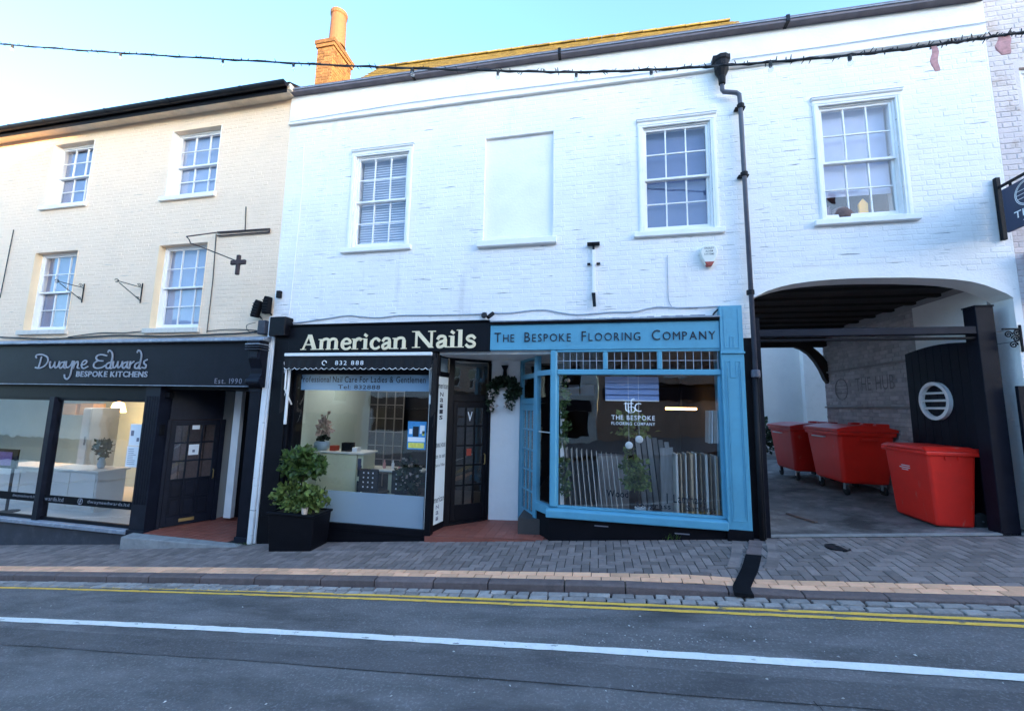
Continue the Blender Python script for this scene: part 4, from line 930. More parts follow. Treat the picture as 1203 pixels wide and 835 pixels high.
tm = MB()
for i in range(12):
    for k in range(9): blockgeo(tm, -2.58+i*.15, -2.43+i*.15, -.03+k*.15, .12+k*.15, lambda x,y: LZ(x)+.005, th=.004, e=.002, j=.0015)
tm.build('floor_tiles', 'red_tile', ls, kind='stuff')
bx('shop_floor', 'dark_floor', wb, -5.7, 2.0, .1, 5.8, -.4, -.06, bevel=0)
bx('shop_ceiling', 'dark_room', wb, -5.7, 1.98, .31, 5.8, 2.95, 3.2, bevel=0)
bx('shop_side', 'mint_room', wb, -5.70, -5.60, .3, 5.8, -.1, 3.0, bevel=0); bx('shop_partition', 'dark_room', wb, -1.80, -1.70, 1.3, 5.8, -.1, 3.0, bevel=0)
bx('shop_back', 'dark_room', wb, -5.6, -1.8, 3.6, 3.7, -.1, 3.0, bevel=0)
bx('party_wall', 'dim_plaster', wb, -5.73, -5.71, .31, 5.8, -.6, 7.7, bevel=0)
# ------------------------------------------------ blue flooring shop
fo = bx('fascia', 'blue_paint', wb, -1.635, 1.68, -.09, -.002, 2.85, 3.25)
bx('fascia_cap', 'black_matt', fo, -1.635, 1.68, -.13, -.002, 3.252, 3.285); 
m = MB()
for i in range(34): x = -1.63+i*.0975; m.box(x,x+.0975,-.14-.01*rg.random(),.0,3.287,3.305+.02*rg.random()*(x>0))
m.build('flashing', 'lead', fo)
runs = []
for wd in ('THE','BESPOKE','FLOORING','COMPANY'): runs += [(wd[0],1.0),(wd[1:],.80),('  ',.8)]
runs = runs[:-1]
lettering(runs, front(-.0905), 'lettering', 'black_letter', fo, (-1.565,1.625,2.975,3.125), off=-.004, track=.09, depth=.012, split=True)
pl = bx('pilaster', 'blue_paint', wb, 1.685, 1.975, -.11, .28, .44, 3.45)
bx('capital', 'blue_paint', pl, 1.67, 1.985, -.135, -.109, 2.77, 2.80); bx('plinth', 'black_paint', pl, 1.67, 1.98, -.12, .2, .0, .438)
m = MB()
for (a,b,c,d) in ((1.73,1.745,2.86,3.40),(1.915,1.93,2.86,3.40),(1.73,1.93,2.845,2.86),(1.80,1.815,2.86,3.0),(1.845,1.86,2.86,3.0),(1.80,1.86,3.0,3.015),
   (1.73,1.742,.56,2.66),(1.918,1.93,.56,2.66),(1.73,1.93,.548,.56),(1.73,1.79,2.66,2.672),(1.87,1.93,2.66,2.672),(1.79,1.80,2.45,2.672),(1.86,1.87,2.45,2.672),(1.79,1.87,2.438,2.45),(1.752,1.76,.6,2.62),(1.90,1.908,.6,2.62)): m.box(a,b,-.118,-.109,c,d)
m.build('fret_moulding', 'blue_paint', pl, bevel=.002)
bx('corner_post', 'blue_paint', wb, -.69, -.59, -.09, .01, .56, 2.85, bevel=.02)
bx('transom_rail', 'blue_paint', wb, -.59, 1.685, -.085, .0, 2.475, 2.555, bevel=.01)
bx('head_rail', 'blue_paint', wb, -.59, 1.685, -.075, .0, 2.815, 2.85)
for x in (.12,.88): bx('mullion', 'blue_paint', wb, x-.032, x+.032, -.082, .0, 2.556, 2.814, bevel=.012)
rg = random.Random(17)
for (a, b) in ((-.59,.088),(.152,.848),(.912,1.655)):
    m = MB(); n = 7; 
    for i in range(n+1): x = a+(b-a)*i/n; m.box(x-.005,x+.005,-.052,-.036,2.556,2.814)
    m.box(a,b,-.051,-.037,2.68,2.69); tl = m.build('leaded_light', 'lead', wb)
    for i in range(n):
        for k in range(2):
            x0, x1 = a+(b-a)*i/n+.005, a+(b-a)*(i+1)/n-.005; z0, z1 = (2.558,2.68) if k == 0 else (2.69,2.812)
            t1, t2 = rg.uniform(-.004,.004), rg.uniform(-.004,.004); y = -.044
            MB().hexa([(x0,y+t1,z0),(x1,y-t1,z0),(x1,y+.003-t1,z0),(x0,y+.003+t1,z0)],[(x0,y+t2,z1),(x1,y+t2-t1,z1),(x1,y+.003+t2-t1,z1),(x0,y+.003+t2,z1)]).build('pane', 'pane', tl)
sw = MB().box(-.59,-.565,-.06,.0,.56,2.475).box(1.64,1.685,-.06,.0,.56,2.475).box(-.565,1.64,-.06,.0,.555,.585).build('shop_window', 'blue_paint', wb)
bx('pane', 'shop_glass', sw, -.565, 1.64, -.03, -.024, .585, 2.475, bevel=0)
MB().hexa([(-.74,-.13,.42),(1.685,-.13,.42),(1.685,-.0,.42),(-.72,-.0,.42)],[(-.74,-.13,.53),(1.685,-.13,.53),(1.685,-.0,.56),(-.72,-.0,.56)]).build('window_sill', 'blue_paint', wb, bevel=.015, seg=2)
bx('stall_riser', 'black_paint', wb, -.70, 1.67, -.05, .10, -.2, .42)
for x in (-.05,1.02): bx('air_vent', 'dull_letter', wb, x, x+.19, -.056, -.05, .335-.02*(x>0), .35-.02*(x>0), bevel=0)
ff = front(-.031)
lettering([('tfc',1)], ff, 'emblem', 'white_letter', sw, (.37,.62,1.95,2.14), depth=.001, track=-.12, off=-.018)
lettering([('b',1)], ff, 'emblem', 'white_letter', sw, (.43,.54,1.93,2.07), depth=.003, off=-.02)
lettering([('THE BESPOKE',1)], ff, 'lettering', 'white_letter', sw, (.20,.80,1.83,1.895), track=.08, depth=.001, off=.004)
lettering([('FLOORING COMPANY',1)], ff, 'lettering', 'white_letter', sw, (.20,.80,1.755,1.80), track=.08, depth=.001, off=.004)
lettering([('Wood',1)], ff, 'lettering', 'black_letter', sw, (.12,.42,.745,.84), depth=.001, off=.01)
lettering([('Laminate',1)], ff, 'lettering', 'black_letter', sw, (1.02,1.44,.72,.83), depth=.001, off=.01)
lettering([('Seagrass',1)], ff, 'lettering', 'black_letter', sw, (.52,.98,.605,.70), depth=.001, off=.01)
lettering([('Sanding',1)], ff, 'lettering', 'black_letter', sw, (1.18,1.55,.60,.70), depth=.001, off=.01)
lettering([('|',1)], ff, 'lettering', 'black_letter', sw, (.93,.945,.70,.84), depth=.001)
# splayed side window and the blue door
A3, B3 = (-.955,.30), (-.66,-.03); f, W = plane_map(A3, B3)
m = MB(); pbox(m, f, -.04, .05, .0, 2.84, -.06, .02); pbox(m, f, .05, W, 2.475, 2.555, -.04, .04); pbox(m, f, .05, W, .44, .56, -.04, .06); pbox(m, f, .05, W, 2.81, 2.84, -.04, .0); m.build('side_frame', 'blue_paint', wb, bevel=.004)
pbox(MB(), f, .05, W, .0, .44, -.05, .0).build('stall_riser', 'black_matt', wb)
pbox(MB(), f, .05, W-.01, .56, 2.475, -.02, -.015).build('side_pane', 'shop_glass', wb); pbox(MB(), f, .05, W-.01, 2.555, 2.81, -.02, -.015).build('side_pane', 'shop_glass', wb)
pbox(MB(), f, .05, W-.02, 1.60, 1.615, -.03, -.021).build('glass_shelf', 'white_paint', wb)
A4, B4 = (-1.34,.955), (-.965,.335); f, W = plane_map(A4, B4)
m = MB(); pbox(m, f, -.02, .07, .0, 2.84, -.06, .0); pbox(m, f, W-.06, W+.02, .0, 2.84, -.06, .0); pbox(m, f, .07, W-.06, 2.03, 2.13, -.06, -.002); pbox(m, f, .07, W-.06, 2.46, 2.54, -.06, -.002); pbox(m, f, .07, W-.06, 2.76, 2.84, -.06, -.002); m.build('door_frame', 'blue_paint', wb, bevel=.004)
for (a, b) in ((2.13,2.46),(2.54,2.76)): pbox(MB(), f, .07, W-.06, a, b, -.03, -.024).build('transom_pane', 'shop_glass', wb)
q0, q1 = Vector(f(.072,0,-.005)), Vector(f(W-.062,0,-.005))
door(wb, (q0.x,q0.y), (q1.x,q1.y), .085, 2.025, 3, 5, range(5), 'blue_paint', stile=.06, bottom=.24, label='blue glazed shop door of fifteen panes standing in the recess', plate=True, handle=0)
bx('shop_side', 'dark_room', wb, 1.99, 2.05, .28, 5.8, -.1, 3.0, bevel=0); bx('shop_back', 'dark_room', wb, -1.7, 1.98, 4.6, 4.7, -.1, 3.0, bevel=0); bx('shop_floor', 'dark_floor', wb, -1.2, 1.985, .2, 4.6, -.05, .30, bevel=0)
bx('display_board', 'black_matt', wb, -.62, 1.66, .01, .22, .30, .45, bevel=0)
# ------------------------------------------------ the arched passage
bx('passage_side', 'white_render', wb, 2.0, 2.115, .305, 4.4, .0, 3.75, bevel=0)
bx('passage_ceiling', 'timber_dark', wb, 2.0, 5.20, .305, 4.4, 3.81, 3.95, bevel=0)
for y in (.5,1.0,1.5,2.0,2.5,3.0,3.5,4.0): bx('joist', 'timber_dark', wb, 2.12, 5.10, y, y+.09, 3.765, 3.81)
bx('lintel_beam', 'timber_dark', wb, 2.1, 5.12, 4.2, 4.40, 3.47, 3.75)
pb = bx('passage_wall', 'passage_brick', wb, 5.10, 5.30, .305, 4.40, .2, 3.85, bevel=0)
st = MB(); rg = random.Random(31)
for r in bond_rows(1.6, 4.395, .5, 3.69, rg): brick_geo(st, lambda u,v,d: (5.10-d,u,v), *r, .010+rg.uniform(-.004,.004), e=.006)
st.build('brick_courses', 'passage_brick', pb, kind='stuff')
bx('plaster_face', 'white_render', pb, 5.09, 5.099, .302, 1.595, .3, 3.72, bevel=0)
for (z, h) in ((2.09,.03),(2.86,.035)): bx('timber_rail', 'dim_plaster', pb, 5.05, 5.099, 1.6, 4.39, z, z+h)
carv = lambda u,v,d: (5.088-d, u, v)
lm = lambda u,v,d: (5.086-d, 3.50-u, v)
lettering([('THE HUB',1)], lm, 'carved_lettering', 'carve_letter', pb, (.25,1.35,2.42,2.68), depth=.003, off=-.005, track=.05)
m = MB()
for k in range(20):
    a0, a1 = 2*math.pi*k/20, 2*math.pi*(k+1)/20
    m.tube([(5.083,3.75+.22*math.cos(a0),2.48+.22*math.sin(a0)),(5.083,3.75+.22*math.cos(a1),2.48+.22*math.sin(a1))], .008, 5)
for z, h in ((2.40,.2),(2.48,.22),(2.56,.2)): m.tube([(5.083,3.75-h,z),(5.083,3.75+h,z)], .007, 5)
m.build('carved_emblem', 'carve_letter', pb)
poly = [(5.095,2.62),(5.095,3.10),(5.02,3.24),(4.92,3.36),(4.80,3.47),(4.46,3.47),(4.60,3.41),(4.74,3.30),(4.86,3.13),(4.95,2.95),(5.03,2.72)]
MB().prism(poly, 'y', 4.22, 4.36).build('curved_brace', 'timber_dark', wb)
pf = grid_sheet('passage_floor', 'concrete', [2.0,3,4,5.3,8,12], [.101,.5,1.5,3,5,8,12], lambda x,y: .146+.09*x+.002, 'worn concrete floor of the passage and yard')
m = MB().hexa([(2.2,.05,.2),(5.12,.05,.4),(5.12,.11,.4),(2.2,.11,.2)],[(2.2,.05,GZ(2.2,.05)+.006),(5.12,.05,GZ(5.12,.05)+.006),(5.12,.11,GZ(5.12,.1)+.008),(2.2,.11,GZ(2.2,.1)+.008)]); tag(m.build('threshold', 'step_stone', pf))

# ================================================================== THINGS IN THE PASSAGE
for (x0, x1, y0, y1, zt, lb) in ((2.135,2.235,.02,.13,3.28,'slim black gate post at the left jamb of the passage'),(4.77,4.965,.05,.24,3.38,'thick black gate post at the right side of the passage')):
    t = thing('gate_post', lb, 'post', ((x0+x1)/2,(y0+y1)/2,GZ(x0,.1)), 'passage gate posts'); bx('post', 'navy_black', t, x0, x1, y0, y1, GZ(x0,.1)-.05, zt, bevel=.006); bx('cap', 'navy_black', t, x0-.008, x1+.008, y0-.008, y1+.008, zt+.001, zt+.02)
t = thing('cross_beam', 'black steel beam spanning the passage between the posts', 'beam', (3.5,.12,2.98)); bx('upper_flange', 'navy_paint', t, 2.236, 4.769, .06, .16, 3.03, 3.13, bevel=.006); bx('lower_rail', 'black_paint', t, 2.236, 4.769, .075, .145, 2.965, 2.995)
t = thing('passage_gate', 'black boarded gate folded open against the passage wall with round white vent', 'gate', (4.95,.95,.56))
top = lambda y: 2.95+.06*math.sin((y-.26)/1.3*math.pi)
n = 9
for i in range(n):
    y0 = .27+i*1.29/n; y1 = y0+1.29/n-.006
    MB().hexa([(4.90,y0,.60),(4.94,y0,.60),(4.94,y1,.60),(4.90,y1,.60)],[(4.90,y0,top(y0)),(4.94,y0,top(y0)),(4.94,y1,top(y1)),(4.90,y1,top(y1))]).build('board', 'navy_black', t, bevel=.003)
for z in (.85,1.6,2.65): bx('ledge', 'navy_black', t, 4.942, 4.975, .27, 1.56, z, z+.11)
cy, cz, rr = 1.0, 2.19, .28; m = MB(); k = 28
for i in range(k):
    a0, a1 = 2*math.pi*i/k, 2*math.pi*(i+1)/k
    q = lambda r, a, x: (x, cy+r*math.cos(a), cz+r*math.sin(a))
    m.hexa([q(rr-.05,a0,4.85),q(rr,a0,4.85),q(rr,a0,4.899),q(rr-.05,a0,4.899)],[q(rr-.05,a1,4.85),q(rr,a1,4.85),q(rr,a1,4.899),q(rr-.05,a1,4.899)])
vn = m.build('vent_ring', 'white_paint', t)
for z in (-.11,0.,.11):
    h = math.sqrt((rr-.05)**2-z*z); MB().hexa([(4.86,cy-h,cz+z-.012),(4.895,cy-h,cz+z-.0),(4.895,cy+h,cz+z-.0),(4.86,cy+h,cz+z-.012)],[(4.86,cy-h,cz+z+.012),(4.895,cy-h,cz+z+.024),(4.895,cy+h,cz+z+.024),(4.86,cy+h,cz+z+.012)]).build('louvre', 'white_paint', vn)
q = bx('wall_board', 'navy_black', None, 5.03, 5.19, -.05, -.008, GZ(5.1,0), 2.36); solo(q, 'tall black board against the wall right of the thick gate post', 'board')
q = bx('wall_board', 'black_paint', None, 2.0, 2.115, -.04, -.009, GZ(2.05,0), 3.0); solo(q, 'narrow black board behind the drainpipe left of the passage', 'board')
# scrolled iron bracket by the thick post
t = thing('iron_bracket', 'black scrolled iron bracket on the wall beside the thick gate post', 'bracket', (5.13,-.05,2.85))
bx('back_plate', 'iron', t, 5.145, 5.165, -.03, -.007, 2.78, 3.12); m = MB(); sp = []
m.tube([(4.97,-.02,3.07),(5.15,-.02,3.07)], .011, 6)
for (cx, cz_, s) in ((5.03,3.0,1),(5.10,2.95,-1),(5.07,2.87,1),(5.12,3.02,1)): m.tube([(cx+s*.045*(1-i/22)*math.cos(i*.55), -.02, cz_+.045*(1-i/22)*math.sin(i*.55)) for i in range(20)], .008, 5)
m.build('scrollwork', 'iron', t)

def wheel(m, c, r, w_, ax='x'): m.lathe(c, [(.02,-w_/2),(r*.6,-w_/2),(r,-w_/2+.008),(r,w_/2-.008),(r*.6,w_/2),(.02,w_/2)], 18, ax)
# near wheelie bin: front to the left, hinge and wheels to the right
gz = .146+.09*4.5
def wheelie():
    t = thing('wheelie_bin', 'small bright red wheelie bin nearest the street in the passage', 'bin', (4.5,.72,gz))
    lo = [(4.29,.32),(4.71,.32),(4.71,1.06),(4.29,1.06)]; hi = [(4.23,.27),(4.77,.27),(4.77,1.10),(4.23,1.10)]
    z0, z1 = gz+.0, gz+.96
    MB().hexa([(x,y,z0+.01) for x,y in lo],[(x,y,z1) for x,y in hi]).build('body', 'red_plastic', t, bevel=.035, seg=3, smooth=False)
    m = MB()
    for (d, za, zb) in ((.025,z1-.05,z1+.004),):
        m.hexa([(x+(d if x>4.5 else -d),y+(d if y>.7 else -d),za) for x,y in hi],[(x+(d if x>4.5 else -d),y+(d if y>.7 else -d),zb) for x,y in hi])
    m.build('rim', 'red_plastic', t, bevel=.012, seg=2)
    m = MB().hexa([(x+(.035 if x>4.5 else -.04),y+(.035 if y>.7 else -.035),z1+.008) for x,y in hi],[(x*.9+.45+(.03 if x>4.5 else -.03),(y-.7)*.85+.7,z1+.06) for x,y in hi])
    ld = m.build('lid', 'red_plastic', t, bevel=.015, seg=2)
    bx('hinge_bar', 'red_plastic', ld, 4.80, 4.86, .33, 1.04, z1-.0, z1+.045, bevel=.012)
    for y in (.42,.50,.86): bx('rib', 'red_plastic', t, 4.775, 4.80, y, y+.02, z1-.12, z1-.055)
    for i in (0,1): MB().box(4.42+i*.14,4.44+i*.14,.258,.30,z1-.10,z1-.045).build('rib', 'red_plastic', t)
    m = MB(); wheel(m, (4.80,.36,gz+.10), .10, .05, 'y'); m.build('wheel', 'rubber', t); m = MB(); wheel(m, (4.80,1.0,gz+.10), .10, .05, 'y'); m.build('wheel', 'rubber', t)
    MB().tube([(4.80,.33,gz+.10),(4.80,1.03,gz+.10)], .012).build('axle', 'steel', t)
    for i, (a, b) in enumerate(((.0,.16),(.0,.2),(.04,.16))):
        z = z1-.24-i*.028; xw = 4.23+.06*(z1-z)/.95-.004; MB().hexa([(xw-.003,.62+a,z),(xw,.62+a,z),(xw,.62+b,z),(xw-.003,.62+b,z)],[(xw-.005,.62+a,z+.012),(xw-.002,.62+a,z+.012),(xw-.002,.62+b,z+.012),(xw-.005,.62+b,z+.012)]).build('label_print', 'white_letter', t)
wheelie()
def skip_bin(x0, x1, y0, y1, zf, mat, label, lid_open=False):
    cx, cy = (x0+x1)/2, (y0+y1)/2; t = thing('waste_container', label, 'bin', (cx,cy,zf), 'large red waste containers')
    def ring(s, z): return [(cx+(x-cx)*s, cy+(y-cy)*s, z) for x, y in ((x0,y0),(x1,y0),(x1,y1),(x0,y1))]
    z0, z1 = zf+.2, zf+1.10
    m = MB(); m.hexa(ring(.80,z0), ring(.97,z1)); m.build('body', mat, t, bevel=.05, seg=3)
    m = MB(); m.hexa(ring(1.0,z1-.07), ring(1.02,z1+.0)); m.build('rim', mat, t, bevel=.015, seg=2)
    m = MB(); n = 8; xs = [x0-.02+(x1-x0+.04)*i/n for i in range(n+1)]
    for i in range(n):
        za, zb = [z1+.012+.11*math.sin(math.pi*(.12+.76*k/n)) for k in (i, i+1)]
        m.hexa([(xs[i],y0-.02,z1+.006),(xs[i+1],y0-.02,z1+.006),(xs[i+1],y1+.02,z1+.006),(xs[i],y1+.02,z1+.006)],[(xs[i],y0-.02,za),(xs[i+1],y0-.02,zb),(xs[i+1],y1+.02,zb),(xs[i],y1+.02,za)])
    ld = m.build('lid', mat, t)
    for y in (y0+.15,cy-.06,y1-.27): bx('hinge', mat, ld, x1-.20, x1+.0, y, y+.12, z1+.06, z1+.15, bevel=.02, seg=2)
    for sx in (x0+.16,x1-.16):
        for sy in (y0+.18,y1-.18):
            m = MB(); wheel(m, (sx,sy,zf+.09), .09, .045, 'x'); cs = m.build('castor', 'rubber', t); bx('fork', 'steel', cs, sx-.035, sx+.035, sy-.03, sy+.03, zf+.10, zf+.215)
    for sy in (y0-.03,): MB().tube([(cx-.12,sy,z1-.12),(cx-.12,sy-.03,z1-.12),(cx+.12,sy-.03,z1-.12),(cx+.12,sy,z1-.12)], .012).build('handle', mat, t)
    MB().tube([(x0-.012,cy-.2,z1-.11),(x0-.05,cy-.2,z1-.11),(x0-.05,cy+.2,z1-.11),(x0-.012,cy+.2,z1-.11)], .012).build('handle', 'steel', t)
    return t
t = skip_bin(4.14, 5.03, 2.12, 3.30, .146+.09*4.55, 'red_plastic', 'large red waste container in the middle of the row in the passage')
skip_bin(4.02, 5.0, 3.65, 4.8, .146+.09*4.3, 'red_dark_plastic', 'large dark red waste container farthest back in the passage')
q = MB().hexa([(2.86,1.15,gz-.13),(2.90,1.15,gz-.13),(3.06,.62,gz-.125),(3.02,.62,gz-.125)],[(2.86,1.15,gz-.105),(2.90,1.15,gz-.105),(3.06,.62,gz-.1),(3.02,.62,gz-.1)])
for v in q.v: v.z += (.146+.09*v.x+.004)-(gz-.13)
solo(q.build('timber_offcut', 'kerb_stone', bevel=.003), 'grey timber offcut lying on the passage floor', 'timber')
yw = thing('yard_wall', 'pale painted wall closing the yard behind the passage', 'wall', (7,9.9,.8)); bx('panel', 'white_render', yw, 2.5, 7.05, 10.0, 10.2, .2, 4.6, bevel=0); bx('panel', 'white_paint', yw, 7.05, 13, 9.75, 10.2, .2, 4.6, bevel=0)
yw = thing('yard_wall', 'side wall of the yard glimpsed left through the passage', 'wall', (2.4,7,.4)); bx('panel', 'white_render', yw, 2.3, 2.5, 4.42, 10.2, .0, 4.0, bevel=0)
t = thing('shrub', 'dark shrub at the far left end of the passage', 'shrub', (5.0,8.2,.6)); MB().leaves((5.0,8.2,1.15), (.55,.4,.6), 500, .12, random.Random(6), .3).build('foliage', 'leaf_dark', t); MB().tube([(5.0,8.2,.55),(5.0,8.2,1.1)], .03).build('stem', 'bark', t)

# ================================================================== FITTINGS ON THE FRONTS
t = thing('drainpipe', 'grey-black drainpipe with hopper head down the white front beside the passage', 'drainpipe', (2.1,-.1,GZ(2.1,0)))
m = MB().lathe((1.86,-.11,6.84), [(.045,0),(.05,.02),(.055,.12),(.10,.22),(.105,.34),(.12,.36),(.12,.42),(.0,.42)], 10); m.build('hopper_head', 'iron', t)
bx('hopper_bracket', 'iron', t, 1.74, 1.98, -.15, -.01, 7.21, 7.30)
MB().tube([(1.86,-.10,6.86),(1.86,-.10,6.76),(1.88,-.10,6.72),(2.05,-.10,6.68),(2.09,-.10,6.64),(2.095,-.10,6.5),(2.11,-.10,2.5)], .032, 10).build('pipe', 'pipe_grey', t, smooth=True)
MB().tube([(2.095,-.10,2.48),(2.085,-.10,GZ(2.1,-.1))], .032, 10).build('lower_pipe', 'iron', t, smooth=True); MB().tube([(2.135,-.09,2.44),(2.13,-.09,GZ(2.1,-.1))], .012, 8).build('lower_rod', 'iron', t)
for z in (6.42,5.35,3.6): m = MB().lathe((2.098,-.10,z), [(.05,0),(.052,.03),(.05,.06)], 12); m.build('collar', 'iron', t); 
for z in (6.45,5.38): bx('bracket', 'iron', t, 2.03, 2.17, -.09, -.005, z-.012, z+.012)
MB().lathe((2.11,-.10,2.44), [(.04,0),(.058,.01),(.058,.09),(.045,.11)], 12).build('collar', 'pipe_grey', t)
# alarm box
t = thing('alarm_box', 'cream bell-shaped alarm box with red foot on the white wall', 'alarm', (1.59,-.0,4.05))
pts = [(1.49,4.33),(1.47,4.25),(1.49,4.17),(1.54,4.07),(1.64,4.07),(1.69,4.17),(1.71,4.25),(1.69,4.33),(1.65,4.36),(1.53,4.36)]
MB().prism(pts, 'y', -.09, -.006).build('cover', 'alarm_plastic', t, bevel=.015, seg=2); MB().prism([(1.525,4.11),(1.655,4.11),(1.62,4.045),(1.56,4.045)], 'y', -.094, -.02).build('strobe', 'alarm_red', t, bevel=.006)
for s, z, hw in (('CROSLEY',4.295,.065),('ALARM',4.25,.05),('SYSTEMS',4.205,.065)): lettering([(s,1)], front(-.0905), 'lettering', 'black_letter', t, (1.59-hw,1.59+hw,z,z+.028), depth=.001, off=.01)
# upright bracket bar
t = thing('sign_bracket', 'empty white bracket bar with black T-head above the blue shop', 'bracket', (-.04,-.05,3.5))
bx('bar', 'white_paint', t, -.065, -.02, -.06, -.012, 3.72, 4.42); bx('top_bar', 'iron', t, -.14, .05, -.10, -.01, 4.475, 4.505); bx('neck', 'iron', t, -.06, -.025, -.07, -.008, 4.40, 4.475); bx('side_lug', 'iron', t, -.14, -.09, -.05, -.008, 4.17, 4.195); bx('side_lug', 'iron', t, .0, .055, -.05, -.008, 4.17, 4.195)
MB().hexa([(-.055,-.10,3.50),(-.01,-.10,3.50),(-.01,-.07,3.50),(-.055,-.07,3.50)],[(-.075,-.06,3.72),(-.02,-.06,3.72),(-.02,-.02,3.72),(-.075,-.02,3.72)]).build('foot', 'iron', t)
# white casing between the two shopfronts
t = thing('pipe_casing', 'white painted pipe casing running down between the two left shopfronts', 'pipe casing', (-5.65,-.05,GZ(-5.65,0)))
MB().hexa([(-5.74,-.10,GZ(-5.65,0)-.05),(-5.65,-.10,GZ(-5.65,0)-.05),(-5.65,-.005,GZ(-5.65,0)-.05),(-5.74,-.005,GZ(-5.65,0)-.05)],[(-5.735,-.07,3.5),(-5.62,-.07,3.5),(-5.62,-.005,3.5),(-5.735,-.005,3.5)]).build('casing', 'white_wall', t, bevel=.006)
MB().tube([(-5.615,-.06,GZ(-5.6,0)),(-5.61,-.06,1.2),(-5.60,-.05,3.3)], .022, 8).build('pipe', 'white_paint', t)
# floodlights, boxes, small camera near the party wall
for (x, z, tilt, lb) in ((-5.98,3.62,.18,'left of the two dark louvred floodlights above the kitchen shop'),(-5.77,3.68,0,'right of the two dark louvred floodlights above the kitchen shop')):
    t = thing('floodlight', lb, 'floodlight', (x,-.1,z), 'wall floodlights'); rot = lambda u,v: (x+u*math.cos(tilt)+v*math.sin(tilt), z+v*math.cos(tilt)-u*math.sin(tilt))
    MB().prism([rot(-.065,-.14),rot(.065,-.14),rot(.075,.16),rot(-.03,.18),rot(-.055,.1)], 'y', -.16, -.06).build('housing', 'black_matt', t, bevel=.012)
    for k in range(5): 
        a = rot(-.05,-.1+k*.05); b = rot(.05,-.1+k*.05); MB().tube([(a[0],-.165,a[1]),(b[0],-.165,b[1])], .008, 5).build('fin', 'iron', t)
    MB().tube([(x,-.06,z-.1),(x+.03,-.005,z-.14)], .015, 6).build('arm', 'iron', t)
q = bx('junction_box', 'riser_paint', None, -5.90, -5.74, -.14, -.006, 3.17, 3.42, bevel=.02, seg=2); solo(q, 'grey junction box on top of the kitchen shop console', 'electric box')
q = bx('junction_box', 'black_paint', None, -5.64, -5.56, -.07, -.006, 3.84, 3.97, bevel=.006); solo(q, 'small black box on the white wall at the party line', 'electric box')
p0 = P(575,372,-.12); t = thing('security_camera', 'small black bullet camera over the join of the two shop signs', 'camera', (p0.x,-.1,p0.z)); m = MB().tube([(p0.x+.06,-.13,p0.z+.05),(p0.x+.0,-.21,p0.z-.03)], .032, 12); m.build('body', 'black_paint', t); MB().tube([(p0.x+.03,-.15,p0.z+.02),(p0.x-.02,-.005,p0.z+.06)], .012, 6).build('arm', 'iron', t)
MB().lathe((p0.x-.11,-.04,p0.z+.045), [(.035,-.02),(.05,.0),(.035,.02)], 14, 'y').build('cable_coil', 'cable_black', t)
# scrolled hanging-basket brackets and the old sign arm on the cream wall
for (px, lb) in ((98.5,'iron scroll bracket just right of the lower left cream window'),(167,'iron scroll bracket between the two lower cream windows')):
    q = P(px,344,0); x, z = q.x, q.z; t = thing('basket_bracket', lb, 'bracket', (x,0,z-.2), 'iron scroll brackets on the cream wall')
    bx('back_plate', 'iron', t, x-.012, x+.012, -.02, -.006, z-.21, z+.19); m = MB(); Lb = .40; dx = -.08
    m.tube([(x,-.015,z+.10),(x+dx,-Lb,z+.13)], .008, 5); m.tube([(x,-.015,z-.16),(x+dx*.9,-Lb*.9,z+.10)], .008, 5)
    m.tube([(x+dx,-Lb-.03*math.cos(a),z+.13+.03*math.sin(a)) for a in [i*.5 for i in range(12)]], .007, 5)
    m.tube([(x-.01,-.06-.035*(1-i/16)*math.cos(i*.6),z+.14+.035*(1-i/16)*math.sin(i*.6)) for i in range(14)], .006, 5); m.tube([(x-.01,-.06-.035*(1-i/16)*math.cos(i*.6),z-.12+.03*(1-i/16)*math.sin(i*.6)) for i in range(14)], .006, 5)
    m.build('scrollwork', 'iron', t)
t = thing('old_sign_bracket', 'rusty old sign bracket with a wooden cross hanging over the cream wall', 'sign bracket', (-6.6,-.1,5.1))
a, b, c = P(219,278,-.45), P(256,273,-.03), P(317,269,-.03)
MB().tube([a,b], .012, 6).build('arm', 'rust', t); m = MB(); m.tube([b,c], .018, 6); m.tube([b-Vector((0,0,.07)), c-Vector((0,0,.06))], .014, 6); m.tube([c, c-Vector((0,0,.06))], .014, 5); m.build('tray', 'rust', t)
d, e_ = P(224,284,-.45), P(279,307,-.55); MB().tube([a, P(222,281,-.45), P(224,286,-.45), P(236,290,-.46), e_], .010, 6).build('stay', 'rust', t)
k = P(280,311,-.55); m = MB().prism([(k.x-.035,k.z-.18),(k.x+.035,k.z-.18),(k.x+.035,k.z-.0),(k.x+.15,k.z+.0),(k.x+.15,k.z+.08),(k.x+.035,k.z+.08),(k.x+.035,k.z+.17),(k.x-.035,k.z+.17),(k.x-.035,k.z+.08),(k.x-.15,k.z+.08),(k.x-.15,k.z+.0),(k.x-.035,k.z-.0)], 'y', -.58, -.53); m.build('cross', 'rust', t, bevel=.012)
MB().tube([P(289,243,-.01),P(288,270,-.015)], .008, 5).build('rod', 'iron', t); MB().tube([P(254,275,-.012),P(250,330,-.012),P(243,391,-.012)], .008, 5).build('wire', 'cable_black', t)
